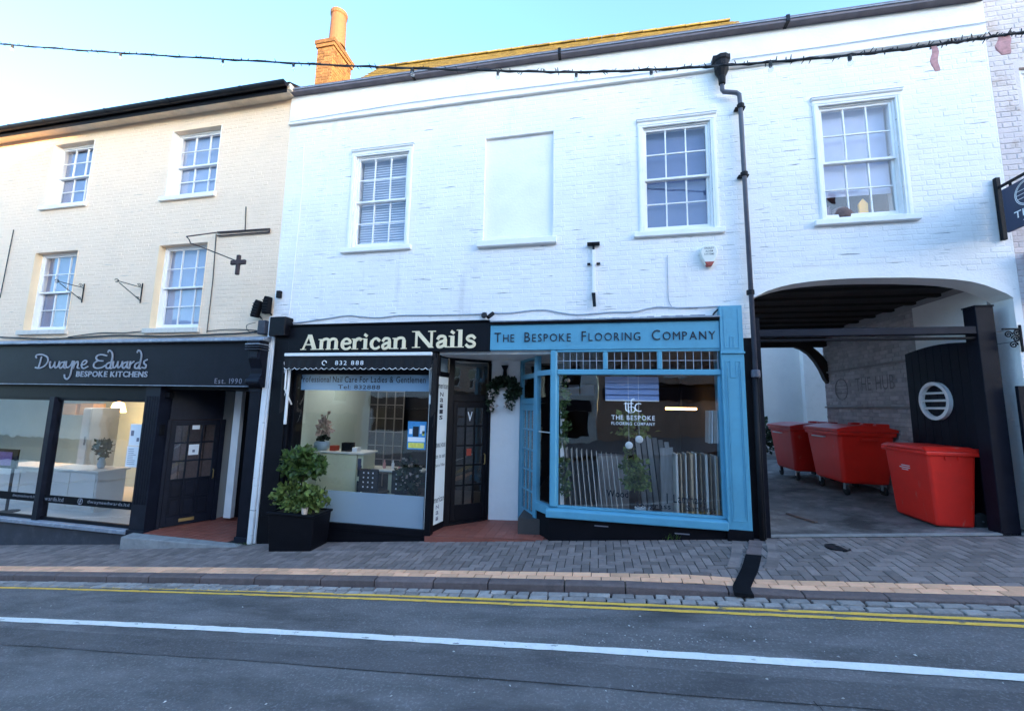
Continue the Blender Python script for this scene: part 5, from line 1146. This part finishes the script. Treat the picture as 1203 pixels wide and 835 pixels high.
# swinging sign on the right
t = thing('hanging_sign', 'navy hanging sign with white ring emblem and lettering on a black arm', 'sign', (5.10,-.3,4.2))
bx('wall_bar', 'iron', t, 5.075, 5.125, -.06, -.012, 4.22, 5.06); bx('arm', 'iron', t, 5.088, 5.112, -1.0, -.06, 4.90, 4.935, bevel=.003)
sb = bx('board', 'sign_navy', t, 5.085, 5.115, -.93, -.10, 4.29, 4.86); 
for y in (-.2,-.8): bx('hanger', 'iron', t, 5.095, 5.105, y-.015, y+.015, 4.86, 4.90, bevel=0)
fs = lambda u,v,d: (5.085-d, -.10-u, v)
lettering([('THE HUB',1)], fs, 'lettering', 'white_letter', sb, (.12,.72,4.41,4.50), depth=.002, off=.012)
m = MB()
for rr_ in (.155,.14):
    for i in range(28):
        a0, a1 = 2*math.pi*i/28, 2*math.pi*(i+1)/28; m.tube([(5.083,-.41+rr_*math.cos(a0),4.68+rr_*math.sin(a0)),(5.083,-.41+rr_*math.cos(a1),4.68+rr_*math.sin(a1))], .004, 4)
for z in (-.05,0,.05): h = math.sqrt(.14**2-z*z); m.tube([(5.083,-.41-h,4.68+z),(5.083,-.41+h,4.68+z)], .0035, 4)
m.build('emblem', 'white_letter', sb)
m = MB(); pts = [(5.083,-.10-u,4.355+.012*math.sin(u*40)) for u in [.22+.01*i for i in range(40)]]; m.tube(pts, .0045, 4); m.build('flourish', 'white_letter', sb)
# neighbour at the right edge
nb = thing('pink_building', 'peeling pinkish white building at the right edge of the picture', 'building', (7,0,GZ(7,0)))
filled([(5.225,.3),(11,.3),(11,9),(5.225,9)], [[(5.55,4.9),(6.55,4.9),(6.55,6.62),(5.55,6.62)]], fxz, (.02,.3)).build('wall', 'pink_wall', nb); sash_window(nb, 5.56, 6.54, 4.93, 6.61, .06)
st = MB(); rg = random.Random(41)
for r in bond_rows(5.23, 6.9, 3.3, 8.9, rg):
    for c in clip_holes(r, [(5.5,6.6,4.85,6.7)]): brick_geo(st, lambda u,v,d: (u,.02-d,v), *c, .006+rg.uniform(-.002,.002))
st.build('brick_courses', 'pink_wall', nb, kind='stuff'); bx('core', 'dark_room', nb, 5.35, 22, .9, 4.4, .3, 8.9, bevel=0)  # core block runs on unseen to the right to keep sun off the yard
fo = bx('shop_fascia', 'black_paint', nb, 5.36, 10.9, -.16, .018, 3.45, 3.95); bx('cornice', 'alarm_red', fo, 5.33, 10.9, -.22, .018, 3.952, 4.05)

# ================================================================== AWNING, PLANTER, WREATH
t = thing('shop_awning', 'folded black awning with white front bar over the nail shop window', 'awning', (-3.8,-.2,2.6))
AX0, AX1 = -5.13, -2.50
bx('front_bar', 'white_paint', t, AX0, AX1, -.33, -.28, 2.745, 2.80, bevel=.012, seg=2); MB().tube([(AX0+.02,-.17,2.74),(AX1-.02,-.17,2.74)], .06, 12).build('roller', 'awning_cloth', t)
m = MB(); n = 26; dx = (AX1-AX0)/n; lo = []
for i in range(n*4+1):
    x = AX0+i*dx/4; lo.append((x, 2.555-.028*abs(math.sin(i*math.pi/4))))
for i in range(n*4):
    a, b = lo[i], lo[i+1]; w0 = .012*math.sin(i*.9); w1 = .012*math.sin((i+1)*.9)
    m.hexa([(a[0],-.305+w0,a[1]),(b[0],-.305+w1,b[1]),(b[0],-.300+w1,b[1]),(a[0],-.300+w0,a[1])],[(a[0],-.305,2.746),(b[0],-.305,2.746),(b[0],-.300,2.746),(a[0],-.300,2.746)])
vl = m.build('valance', 'awning_cloth', t); MB().tube([(x,-.308,z) for x, z in lo], .006, 4).build('scalloped_trim', 'white_letter', t)
lettering([('832 888',1)], front(-.312), 'lettering', 'white_letter', t, (-4.17,-3.66,2.60,2.67), depth=.006, off=.005, track=.1)
m = MB().tube([(-4.37+.04*math.cos(a),-.315,2.635+.035*math.sin(a)) for a in [i*.55 for i in range(10)]], .008, 5); m.build('phone_symbol', 'white_letter', t)
for (x, s) in ((AX0+.03,1),(AX1-.04,-1)):
    bx('side_arm', 'white_paint' , t, x-.012, x+.024, -.24, -.20, 1.62 if s > 0 else 2.0, 2.62, bevel=.006)
    MB().tube([(x,-.29,2.74),(x-.01*s,-.27,2.2),(x,-.10,1.95)], .014, 6).build('hinge_arm', 'steel' if s < 0 else 'white_paint', t)
    m = MB(); pts = [(x-.05*s+.018*math.sin(k*1.4), -.30+.012*k, 2.66-.085*k) for k in range(13)]; m.tube(pts, .007, 4)
    m.build('scalloped_trim', 'white_letter' if s > 0 else 'awning_cloth', t)
    MB().hexa([(x-.06*s,-.30,1.8),(x-.045*s,-.30,1.8),(x-.045*s,-.12,1.9),(x-.06*s,-.12,1.9)],[(x-.06*s,-.31,2.66),(x-.045*s,-.31,2.66),(x-.045*s,-.12,2.74),(x-.06*s,-.12,2.74)]).build('side_cloth', 'awning_cloth', t)
pz = GZ(-4.6,-.35)-.04
t = thing('planter', 'black square planter with clipped bay ball over a bushy shrub', 'planter', (-4.6,-.2,pz))
PX0, PX1, PY0, PY1 = -5.04, -4.24, -.47, .0
MB().hexa([(PX0+.03,PY0+.03,GZ(PX0,PY0)-.005),(PX1-.03,PY0+.03,GZ(PX1,PY0)-.005),(PX1-.03,PY1-.04,GZ(PX1,PY1)-.005),(PX0+.03,PY1-.04,GZ(PX0,PY1)-.005)],[(PX0,PY0,.25),(PX1,PY0,.25),(PX1,PY1-.04,.25),(PX0,PY1-.04,.25)]).build('tub', 'black_paint', t, bevel=.01)
m = MB().box(PX0-.025,PX0+.04,PY0-.025,PY1-.03,.251,.285).box(PX1-.04,PX1+.025,PY0-.025,PY1-.03,.251,.285).box(PX0+.04,PX1-.04,PY0-.025,PY0+.04,.251,.285).box(PX0+.04,PX1-.04,PY1-.08,PY1-.03,.251,.285); m.build('rim', 'black_paint', t, bevel=.005)
bx('soil', 'soil', t, PX0+.04, PX1-.04, PY0+.04, PY1-.08, .25, .265, bevel=0)
rl = random.Random(77); lim = lambda p: p.y > -.055 or p.z < .26
m = MB()
for (c_, r_, n_) in (((-4.62,-.30,.99),(.34,.22,.19),520),((-4.80,-.30,1.10),(.18,.18,.15),210),((-4.42,-.32,.95),(.20,.19,.15),210),((-4.60,-.33,1.14),(.16,.15,.10),110),((-4.88,-.30,.95),(.12,.12,.10),80)): m.leaves(c_, r_, n_, .085, rl, .15, cull=lim)
for _ in range(60): a_ = rl.uniform(0,6.28); m.leaves((-4.62+.38*math.cos(a_),-.32,1.0+.24*math.sin(a_)), (.05,.04,.05), 2, .09, rl, .1, cull=lim)
m.build('ball_foliage', 'leaf', t)
m = MB()
for (c_, r_, n_) in (((-4.62,-.31,.42),(.44,.23,.18),700),((-4.90,-.32,.54),(.16,.15,.15),190),((-4.38,-.32,.45),(.2,.18,.17),190),((-4.66,-.32,.58),(.2,.14,.1),110)): m.leaves(c_, r_, n_, .075, rl, .15, cull=lim)
for _ in range(70): a_ = rl.uniform(0,3.14); m.leaves((-4.62+.48*math.cos(a_),-.33,.44+.22*math.sin(a_)), (.05,.04,.06), 2, .085, rl, .1, cull=lim)
m.build('shrub_foliage', 'leaf_light', t)
m = MB(); m.tube([(-4.62,-.28,.26),(-4.61,-.28,.6),(-4.62,-.29,.95)], .022, 8)
for k in range(9): a = k*.7; m.tube([(-4.62,-.29,.88+.02*k),(-4.62+.25*math.cos(a),-.29+.12*math.sin(a),1.08+.02*k)], [.012,.005], 5)
for k in range(8): a = k*.8; m.tube([(-4.62,-.30,.28),(-4.62+.3*math.cos(a),-.30+.15*math.sin(a),.6)], [.01,.004], 5)
m.build('stem', 'bark', t)
m = MB().lathe((-4.42,-.44,.287), [(.04,0),(.045,.02),(.05,.09),(.053,.095),(.045,.095),(.04,.03)], 16); q = m.build('mug', 'mug', smooth=False); solo(q, 'small beige mug standing on the rim of the black planter', 'mug')
w0 = P(592,458,.88); t = thing('hanging_wreath', 'dark trailing wreath with pale flowers hung on the white pier between the doors', 'wreath', (w0.x,.9,w0.z))
rl = random.Random(12); m = MB(); cl = lambda p: p.y > .945
for k in range(40):
    a = math.pi*(-.05+1.1*k/39); c = (w0.x+.22*math.cos(a), .86, w0.z-.02+.17*math.sin(a)); m.leaves(c, (.09,.07,.09), 26, .07, rl, .1, cull=cl)
for sx, n_ in ((-.24,9),(.10,8),(.2,4)):
    for k in range(n_): m.leaves((w0.x+sx+.02*math.sin(k*2), .86, w0.z-.05-.035*k), (.06,.05,.05), 14, .06, rl, .1, cull=cl)
m.build('foliage', 'leaf_dark', t)
m = MB()
for k in range(16): m.leaves((w0.x+rl.choice((-.26,-.2,.06,.12,-.14))+rl.uniform(-.03,.03), .80, w0.z-rl.uniform(-.02,.34)), (.02,.02,.02), 6, .045, rl, .2)
m.build('flowers', 'petal', t, kind='stuff'); MB().prism([(w0.x-.06,w0.z+.44),(w0.x+.06,w0.z+.44),(w0.x+.03,w0.z+.36),(w0.x+.045,w0.z+.14),(w0.x-.03,w0.z+.14),(w0.x-.02,w0.z+.36)], 'y', .88, .945).build('ribbon', 'black_matt', t)

# ================================================================== INSIDE THE NAIL SHOP
b = ppix(368,426,532,610,.75,.5); t = thing('reception_counter', 'pale yellow reception counter behind the nail shop glass', 'counter', ((b[0]+b[1])/2,1.0,-.06))
bx('front', 'cream_laminate', t, b[0], b[1]-.12, .75, 1.2, -.06, b[5]-.03); bx('side', 'cream_laminate', t, b[1]-.11, b[1], .78, 1.2, -.06, b[5]-.03); bx('top', 'table_pale', t, b[0]-.03, b[1]+.03, .72, 1.25, b[5]-.03, b[5])
for k in range(3): bx('shelf_gap', 'black_matt', t, b[1]-.10, b[1]-.02, .776, .779, .1+k*.28, .3+k*.28, bevel=0)
bx('price_card', 'sign_navy', t, b[1]-.10, b[1]-.03, .77, .775, .78, .98, bevel=0)
cz0 = b[5]
v0 = P(378,526,.9); t = thing('flower_vase', 'pale vase with a tall white spray on the reception counter', 'vase', (v0.x,.9,cz0)); MB().lathe((v0.x,.9,cz0), [(.09,0),(.14,.05),(.15,.14),(.12,.17)], 18).build('bowl', 'pot_blue', t, smooth=True)
m = MB().tube([(v0.x,.9,cz0+.1),(v0.x+.03,.9,cz0+.4),(v0.x+.1,.9,cz0+.75)], [.012,.009,.004], 6); m.build('stem', 'leaf_light', t); MB().leaves((v0.x+.04,.88,cz0+.45), (.09,.07,.28), 90, .11, rl, .1).build('flower', 'petal', t); MB().leaves((v0.x,.88,cz0+.2), (.12,.1,.06), 60, .08, rl, .1).build('foliage', 'leaf_dark', t)
for i, (px, py, sz, mt, lb) in enumerate(((392,531,.12,'alarm_red','small red box on the reception counter'),(408,530,.2,'black_matt','black till beside the vase on the counter'),(418,531,.1,'paper','white tissue box at the end of the counter'))):
    q = P(px,py,.9); o = bx('counter_box', mt, None, q.x-sz/2, q.x+sz/2, .85, .99, cz0, cz0+sz*.8); solo(o, lb, 'box')
a, b = P(418,545,1.1), P(497,545,1.1); t = thing('manicure_table', 'pale manicure table with curved leg in the nail shop', 'table', ((a.x+b.x)/2,1.4,-.06))
zt = .72; bx('table_top', 'table_pale', t, a.x, b.x, 1.0, 1.5, zt, zt+.04, bevel=.012)
for s, xx in ((1,a.x+.05),(-1,(a.x+b.x)/2)): 
    m = MB(); pts = [(xx, -.05), (xx+.10, -.05)]+[(xx+.10+.32*(1-math.cos(u)), .30+.40*math.sin(u)) for u in [i*math.pi/2/8 for i in range(1,9)]]+[(xx+.42,zt),(xx,zt)]; m.prism(pts, 'y', 1.1, 1.4); m.build('leg', 'cream_laminate', t, bevel=.006)
for i, px in enumerate((452,462,470)): q = P(px,540,1.2); o = MB().lathe((q.x,1.2,zt+.04), [(.025,0),(.028,.02),(.028,.10),(.012,.12),(.012,.16)], 10).build('bottle', 'paper' if i % 2 else 'pink_cloth'); solo(o, ('leftmost','middle','rightmost')[i]+' of three small bottles on the manicure table', 'bottle', 'bottles on the manicure table')
for i, (px, lb) in enumerate(((440,'left dark perforated chair at the manicure table'),(478,'right dark chair beside the potted plant in the nail shop'))):
    q = P(px,575,.8); t = thing('salon_chair', lb, 'chair', (q.x,.8,-.06), 'dark salon chairs'); bx('seat', 'chair_dark', t, q.x-.2, q.x+.2, .62, 1.0, .36, .41, bevel=.02, seg=2); bk = bx('backrest', 'chair_dark', t, q.x-.19, q.x+.19, .56, .60, .44, .84, bevel=.02, seg=2)
    for u in (-.09,0,.09):
        for v in (.52,.60,.68,.76): bx('perforation', 'paper', bk, q.x+u-.012, q.x+u+.012, .554, .559, v, v+.025, bevel=0)
    for u in (-.16,.16):
        for y in (.65,.97): MB().tube([(q.x+u,y,-.06),(q.x+u*.9,y,.36)], .014, 6).build('leg', 'steel', t)
q = P(481,560,.45); t = thing('potted_plant', 'leafy dark green potted plant by the right side of the nail shop window', 'plant', (q.x,.45,-.06)); MB().leaves((q.x,.45,.78), (.24,.2,.33), 420, .1, rl, .2).build('foliage', 'leaf_dark', t); MB().leaves((q.x,.42,.85), (.22,.16,.3), 60, .06, rl, .4).build('pale_leaves', 'petal', t); MB().lathe((q.x,.45,-.055), [(.13,0),(.17,.35),(.18,.37)], 16).build('pot', 'pot_blue', t); MB().tube([(q.x,.45,.3),(q.x,.45,.7)], .02).build('stem', 'bark', t)
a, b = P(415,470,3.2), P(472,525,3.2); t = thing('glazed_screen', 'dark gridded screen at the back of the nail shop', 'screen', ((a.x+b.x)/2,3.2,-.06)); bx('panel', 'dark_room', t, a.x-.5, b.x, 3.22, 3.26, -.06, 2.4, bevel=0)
for k in range(9): x = a.x-.5+(b.x-a.x+.5)*k/8; bx('bar', 'dim_plaster', t, x-.012, x+.012, 3.19, 3.219, .0, 2.4, bevel=0)
for k in range(7): z = .3+k*.33; bx('bar', 'dim_plaster', t, a.x-.5, b.x, 3.192, 3.218, z, z+.02, bevel=0)
a, b = P(352,560,2.0), P(380,590,2.0)
t = thing('fill_panel', 'glowing white panel added under the nail shop ceiling to brighten the room', 'fill light', (-4.6,1.6,2.9)); bx('fill_surface', 'fill_white', t, -5.1, -4.2, 1.4, 1.8, 2.925, 2.948, bevel=0)  # glowing panel added only to brighten the nail shop interior

# ================================================================== INSIDE THE FLOORING SHOP
rl = random.Random(91)
for i in range(11):
    px = 668+i*6; q = P(px,575,.35); t_ = .075
    h0, h1 = .45, 1.36-.008*i; x = q.x; w_ = .009
    m = MB().hexa([(x+.04,.22,h0),(x+.04+w_,.22,h0),(x+.04+w_,.55,h0),(x+.04,.55,h0)],[(x-t_+.03,.30,h1),(x-t_+.03+w_,.30,h1),(x-t_+.03+w_,.62,h1),(x-t_+.03,.62,h1)])
    o = m.build('sample_board', 'plank_edge'); solo(o, nth(i,11)+' thin upright sample in the left-hand rack behind the blue shop glass', 'flooring sample', 'samples in the left rack')
for i in range(10):
    px = 792+i*5.6; q = P(px,575,.35); x = min(q.x, 1.62-.0); w_ = .014 if i % 3 else .03
    m = MB().box(x, x+w_, .14 if i > 2 else .16, .42, .45, 1.38-.006*abs(i-4))
    o = m.build('sample_board', 'plank_oak' if i % 2 else 'plank_edge', bevel=.002); solo(o, nth(i,10)+' upright plank in the right-hand rack behind the blue shop glass', 'flooring sample', 'planks in the right rack')
q = P(785,530,.5); o = MB().hexa([(q.x-.12,.44,.45),(q.x+.07,.44,.45),(q.x+.07,.47,.45),(q.x-.12,.47,.45)],[(q.x-.12,.5,1.40),(q.x+.07,.5,1.42),(q.x+.07,.53,1.42),(q.x-.12,.53,1.40)]).build('floor_panel', 'plank_grey', bevel=.003); solo(o, 'wide grey floor panel leaning left of the right-hand plank rack', 'flooring sample')
for i in range(6):
    q = P(748+i*7,520,.8); o = MB().hexa([(q.x+.07,.75,.45),(q.x+.14,.75,.45),(q.x+.14,.765,.45),(q.x+.07,.765,.45)],[(q.x-.03,.85,1.62-.03*i),(q.x+.04,.85,1.62-.03*i),(q.x+.04,.865,1.62-.03*i),(q.x-.03,.865,1.62-.03*i)]).build('leaning_plank', 'plank_grey', bevel=.002); solo(o, nth(i,6)+' grey plank leaning in the fan behind the central plant', 'flooring sample', 'planks leaning behind the plant')
o = bx('sample_case', 'plank_grey', None, .0, .5, .95, 1.3, .30, 1.2); solo(o, 'low dark sample case in the middle of the flooring shop', 'case')
for i, (py0, py1) in enumerate(((482,520),)): 
    for k in range(4): a = P(831+k*3,py0,.3); b = P(833+k*3,py1,.3); o = MB().hexa([(a.x-.02,.2,b.z),(a.x,.2,b.z),(a.x,.42,b.z),(a.x-.02,.42,b.z)],[(a.x+.0,.2,a.z),(a.x+.02,.2,a.z),(a.x+.02,.42,a.z),(a.x,.42,a.z)]).build('sample_tile', 'paper' if k % 2 else 'plank_edge'); solo(o, nth(k,4)+' pale sample card stacked at the right of the blue shop window', 'flooring sample', 'pale cards at the right of the window')
a, b = P(711,470,.15), P(773,440,.15); t = thing('pleated_blind', 'blue pleated shade hanging at the top of the flooring shop window', 'blind', ((a.x+b.x)/2,.15,a.z))
zz = [a.z+(2.46-a.z)*k/4 for k in range(5)]
for k in range(4): MB().hexa([(a.x,.10,zz[k]),(b.x,.10,zz[k]),(b.x,.13,zz[k]),(a.x,.13,zz[k])],[(a.x,.13,zz[k+1]),(b.x,.13,zz[k+1]),(b.x,.135,zz[k+1]),(a.x,.135,zz[k+1])]).build('pleat', 'shade_blue', t)
bx('bottom_bar', 'paper', t, a.x, b.x, .09, .10, a.z-.01, a.z+.008)
t = thing('climbing_plant', 'green climbing plant up the left edge of the flooring shop window', 'plant', (-.50,.12,.45)); m = MB()
for k in range(20):
    z = .75+k*.088
    if k in (6,7,12): continue
    m.leaves((-.49+.03*math.sin(k*1.3), .10, z), (.07,.06,.06), 20, .075, rl, .1, cull=lambda p: p.y < -.01)
m.build('foliage', 'leaf', t); MB().tube([(-.5+.02*math.sin(k), .11, .45+k*.1) for k in range(21)], .008, 5).build('stem', 'bark', t); MB().lathe((-.45,.10,2.40), [(.03,-.03),(.05,.0),(.03,.03)], 8).build('flower', 'petal', t)
o = bx('white_drape', 'paper', None, -.56, -.50, .18, .20, .5, 2.0); solo(o, 'white strip hanging behind the climbing plant', 'drape')
t = thing('window_plant', 'hanging green plant in the middle of the flooring shop window', 'plant', (.5,.18,.45)); m = MB()
m.leaves((.48,.16,1.85), (.22,.1,.10), 110, .09, rl, .3); m.leaves((.5,.16,1.66), (.33,.1,.07), 120, .08, rl, .3); m.leaves((.52,.16,1.15), (.22,.1,.12), 110, .08, rl, .3); m.leaves((.56,.16,.93), (.2,.1,.10), 170, .09, rl, .3); m.leaves((.45,.16,1.35), (.1,.08,.1), 30, .07, rl, .3); m.build('foliage', 'leaf_light', t)
MB().tube([(.6,.18,.5),(.58,.18,.8),(.52,.17,1.1),(.5,.17,1.6),(.48,.17,2.0)], .012, 6).build('stem', 'bark', t); MB().lathe((.6,.18,.452), [(.06,0),(.08,.12),(.085,.13)], 14).build('pot', 'paper', t)
for i, (px, py) in enumerate(((739,523),(751,516))):
    q = P(px,py,.05); t = thing('glass_pendant', ('lower left','upper right')[i]+' of the two round white pendants hanging in the flooring shop window', 'ornament', (q.x,.05,q.z), 'round white pendants'); MB().lathe((q.x,.05,q.z), [(.0,-.012),(.04,-.01),(.055,.0),(.04,.01),(.0,.012)], 16, 'y').build('disc', 'paper', t, smooth=True); MB().tube([(q.x,.05,q.z+.05),(q.x,.05,2.46)], .002, 4).build('thread', 'paper', t)
for i, (px, py, mt) in enumerate(((752,599,'paper'),(760,597,'paper'),(769,599,'paper'),(764,591,'steel'))): q = P(px,py,.06); o = bx('sill_ornament', mt, None, q.x-.03, q.x+.03, .05, .11, .45+(.09 if i == 3 else 0), .53+(.09 if i == 3 else 0), bevel=.01); solo(o, ('left white block','middle white block','right white block','small grey block on top of the others')[i]+' on the display floor of the flooring shop', 'ornament', 'blocks on the display floor')
q = P(800,480,2.2); t = thing('strip_lamp', 'warm glowing strip lamp deep inside the flooring shop', 'lamp', (q.x,2.2,q.z)); MB().tube([(q.x-.28,2.2,q.z),(q.x+.28,2.2,q.z)], .022, 8).build('tube', 'lamp_warm', t); MB().tube([(q.x,2.2,q.z+.02),(q.x,2.2,2.95)], .006, 5).build('flex', 'cable_black', t)
for i, (x0, x1) in enumerate(((668,680),(682,698),(835,846))): a, b = P(x0,464,2.6), P(x1,452,2.6); o = bx('wall_picture', 'blind', None, a.x, b.x, 2.6, 2.63, a.z, b.z); solo(o, ('first','second','third')[i]+' small pale picture from the left in the dark flooring shop', 'picture', 'pictures in the flooring shop')

# ================================================================== WIRES AND FESTOON
def wire(name, pix, Y, r, mat, label, cat='cable', sub=5):
    pts = catmull([P(x,y,Y) for x, y in pix], sub); o = MB().tube(pts, r, 6).build(name, mat); return solo(o, label, cat)
wire('wall_cable', [(332,377),(345,379),(355,378.5),(370,376),(385,374),(400,371.5),(412,370.5),(425,372),(445,373),(470,370.5),(510,370),(560,369),(572,367)], -.02, .010, 'cable_pale', 'pale slack cable above the nail shop sign')
wire('wall_cable', [(578,368),(600,367.5),(620,365),(640,364),(660,367.5),(680,369.5),(700,368),(720,366.5),(745,366),(760,362.5),(775,360.5),(800,361.5),(830,360.5),(846,359.5)], -.02, .010, 'cable_pale', 'pale slack cable above the blue shop sign')
wire('wall_cable', [(784,300),(784.5,330),(785.5,352),(789,360)], -.015, .006, 'cable_pale', 'thin vertical wire down the white wall above the blue shop')
wire('wall_cable', [(341,143.5),(480,121),(620,103),(760,86),(842,74)], -.05, .006, 'cable_pale', 'thin cable along the left parapet just above the string course')
wire('wall_cable', [(860,70),(960,56),(1060,41),(1160,26)], -.05, .006, 'cable_pale', 'thin cable along the right parapet just above the string course')
wire('wall_cable', [(357,172),(354,230),(347,300),(342,350),(339,372)], -.015, .006, 'white_paint', 'white wire down the wall near the party line')
wire('wall_cable', [(0,396),(25,397),(60,398),(100,396),(140,394),(190,395),(250,393),(290,391),(305,388)], -.04, .016, 'cable_black', 'thick black cable lying on top of the kitchen shop sign')
wire('wall_cable', [(80,396),(100,393),(120,391),(145,391),(168,389)], -.03, .010, 'cable_black', 'loose black cable rising between the lower cream windows')
wire('wall_cable', [(243,389),(270,387),(300,388),(318,392)], -.03, .008, 'cable_black', 'thin cable running to the junction box over the kitchen shop')
wire('wall_cable', [(300,379),(290,382),(292,389),(303,390),(309,380),(306,371)], -.06, .006, 'cable_black', 'loop of wire hanging from the left floodlight')
wire('wall_cable', [(846,362),(842,365),(838,370),(842,376),(846,372),(850,364),(858,361)], -.05, .012, 'cable_black', 'black cable knot at the top of the blue pilaster')
wire('wall_cable', [(16,270),(10,300),(4,330),(0,350)], -.02, .008, 'cable_black', 'thin black wire at the far left of the cream wall')
FX = [(-30,49),(0,52),(90,59),(180,65),(290,71.5),(395,77),(500,81),(610,84),(680,85),(760,82.5),(840,78),(920,72),(1000,65),(1070,57),(1120,50),(1165,43.5),(1203,38),(1240,31)]
fy = lambda px: -1.0-.5*px/1203
t = thing('festoon_cable', 'black festoon light string slung along the street above the windows', 'light string', (0,-1.2,6.6))
pts = catmull([P(x,y,fy(x)) for x, y in FX], 8); MB().tube(pts, .013, 6).build('cable', 'cable_black', t)
rl = random.Random(55); m = MB()
for i in range(len(pts)-1):
    for k in range(2):
        a = pts[i].lerp(pts[i+1], rl.random()); d = Vector((rl.uniform(-.6,.6), rl.uniform(-1,1), rl.uniform(-.4,1))).normalized()*rl.uniform(.03,.06); m.tube([a, a+d], [.008,.004], 4)
m.build('twig_lights', 'cable_black', t, kind='stuff')
m = MB(); tw = [p+Vector((0,.016*math.sin(i*1.3),.016*math.cos(i*1.3))) for i, p in enumerate(pts)]; m.tube(tw, .007, 5); m.build('twisted_wire', 'cable_black', t)
for px in (15,142,262,345,485,585,677,765,905,998):
    y = None
    for (a, b) in zip(FX[:-1], FX[1:]):
        if a[0] <= px <= b[0]: y = a[1]+(b[1]-a[1])*(px-a[0])/(b[0]-a[0])
    c = P(px, y, fy(px)); sk = MB().lathe((c.x,c.y,c.z-.065), [(.016,0),(.02,.01),(.02,.05),(.012,.065)], 10).build('lamp_holder', 'cable_black', t); MB().lathe((c.x,c.y,c.z-.13), [(.004,0),(.026,.015),(.03,.035),(.02,.06),(.014,.068)], 12).build('bulb', 'bulb_glass', sk, smooth=True)
for i, (px, py, lb) in enumerate(((1097,56,'narrow pink ribbon hanging from the festoon near the right window'),(1178,43,'wide pink ribbon hanging from the festoon at the right edge'))):
    c = P(px, py-2, fy(px)); w_ = .025+.03*i; m = MB(); prev = None
    for k in range(8):
        z = c.z-.0-k*.042*(1 if i == 0 else .75); dx = .012*math.sin(k*1.1); ww = w_*(.5+.5*math.sin(k/7*math.pi))+.006; row = [(c.x+dx-ww,c.y+.004*math.sin(k),z),(c.x+dx+ww,c.y-.004,z),(c.x+dx+ww,c.y+.006,z),(c.x+dx-ww,c.y+.012,z)]
        if prev: m.hexa(row, prev)
        prev = row
    solo(m.build('ribbon', 'pink_cloth'), lb, 'ribbon', 'pink ribbons')

# ================================================================== OPPOSITE SIDE OF THE STREET (behind the viewer: shades and is mirrored)
fp = grid_sheet('far_pavement', 'paver', [-60,-30,0,30,60], [-8.9,-15.2], lambda x,y: .09*x+.28, 'pavement on the viewer\'s side of the street')
def house(x0, x1, ze, zr, mat, label, hip=0., yf=-15., n=3):
    t = thing('terraced_house', label, 'building', ((x0+x1)/2, yf, .09*x0), 'houses across the street'); zb = .09*x0-.4
    wx = [x0+(x1-x0)*(k+.5)/n for k in range(n)]; holes = []
    for zc in (4.4, 7.0):
        for x in wx:
            if zc+.9 < ze-.2: holes.append((x-.5,x+.5,zc-.8+.05*x0,zc+.8+.05*x0))
    holes.append((x0+.5,x1-.5,max(zb+.9,.5+.09*x1),2.4+.05*x0))
    filled([(x0,zb),(x1,zb),(x1,ze),(x0,ze)], [rectp(h) for h in holes], fxz, (yf-.3,yf)).build('wall', mat, t)
    for h in holes[:-1]:
        wn = MB().box(h[0],h[0]+.06,yf-.15,yf-.05,h[2],h[3]).box(h[1]-.06,h[1],yf-.15,yf-.05,h[2],h[3]).box(h[0],h[1],yf-.14,yf-.06,h[2],h[2]+.06).box(h[0],h[1],yf-.14,yf-.06,h[3]-.06,h[3]).box(h[0],h[1],yf-.13,yf-.06,(h[2]+h[3])/2-.025,(h[2]+h[3])/2+.025).build('window', 'white_paint', t)
        bx('pane', 'far_glass', wn, h[0]+.06, h[1]-.06, yf-.11, yf-.1, h[2]+.06, h[3]-.06, bevel=0); bx('sill', 'sill_stone', wn, h[0]-.08, h[1]+.08, yf-.05, yf+.08, h[2]-.09, h[2], bevel=0)
    h = holes[-1]; sw = bx('shop_window', 'black_paint', t, h[0], h[1], yf-.12, yf-.1, h[3]-.08, h[3], bevel=0); bx('pane', 'far_glass', sw, h[0], h[1], yf-.14, yf-.13, h[2], h[3]-.08, bevel=0); bx('fascia', 'navy_black', t, h[0]-.2, h[1]+.2, yf+.0, yf+.12, h[3]+.02, h[3]+.6, bevel=0)
    bx('core', 'dark_room', t, x0+.02, x1-.02, yf-6, yf-.8, zb, ze-.1, bevel=0)
    m = MB().add([(x0,yf+.25,ze),(x1,yf+.25,ze),(x1,yf-3,zr),(x0+hip,yf-3,zr),(x1,yf-6,ze),(x0,yf-6,ze)],[(0,1,2,3),(3,2,4,5),(0,3,5),(1,4,2)]); m.build('roof', 'slate', t)
house(-13, -.02, 6.3, 8.7, 'render_far', 'pale rendered house straight behind the viewer, mirrored in the shop glass', n=5)
house(0, 30, 7.0, 10.75, 'brick_far', 'long red brick house behind the viewer to the right', hip=13.7, n=12)
house(-32, -13.02, 5.6, 7.9, 'brick_far', 'lower red brick house behind the viewer to the left', n=6)
house(-75, -32.02, 3.6, 6.2, 'render_far', 'long pale house far down the street behind the viewer', n=12)
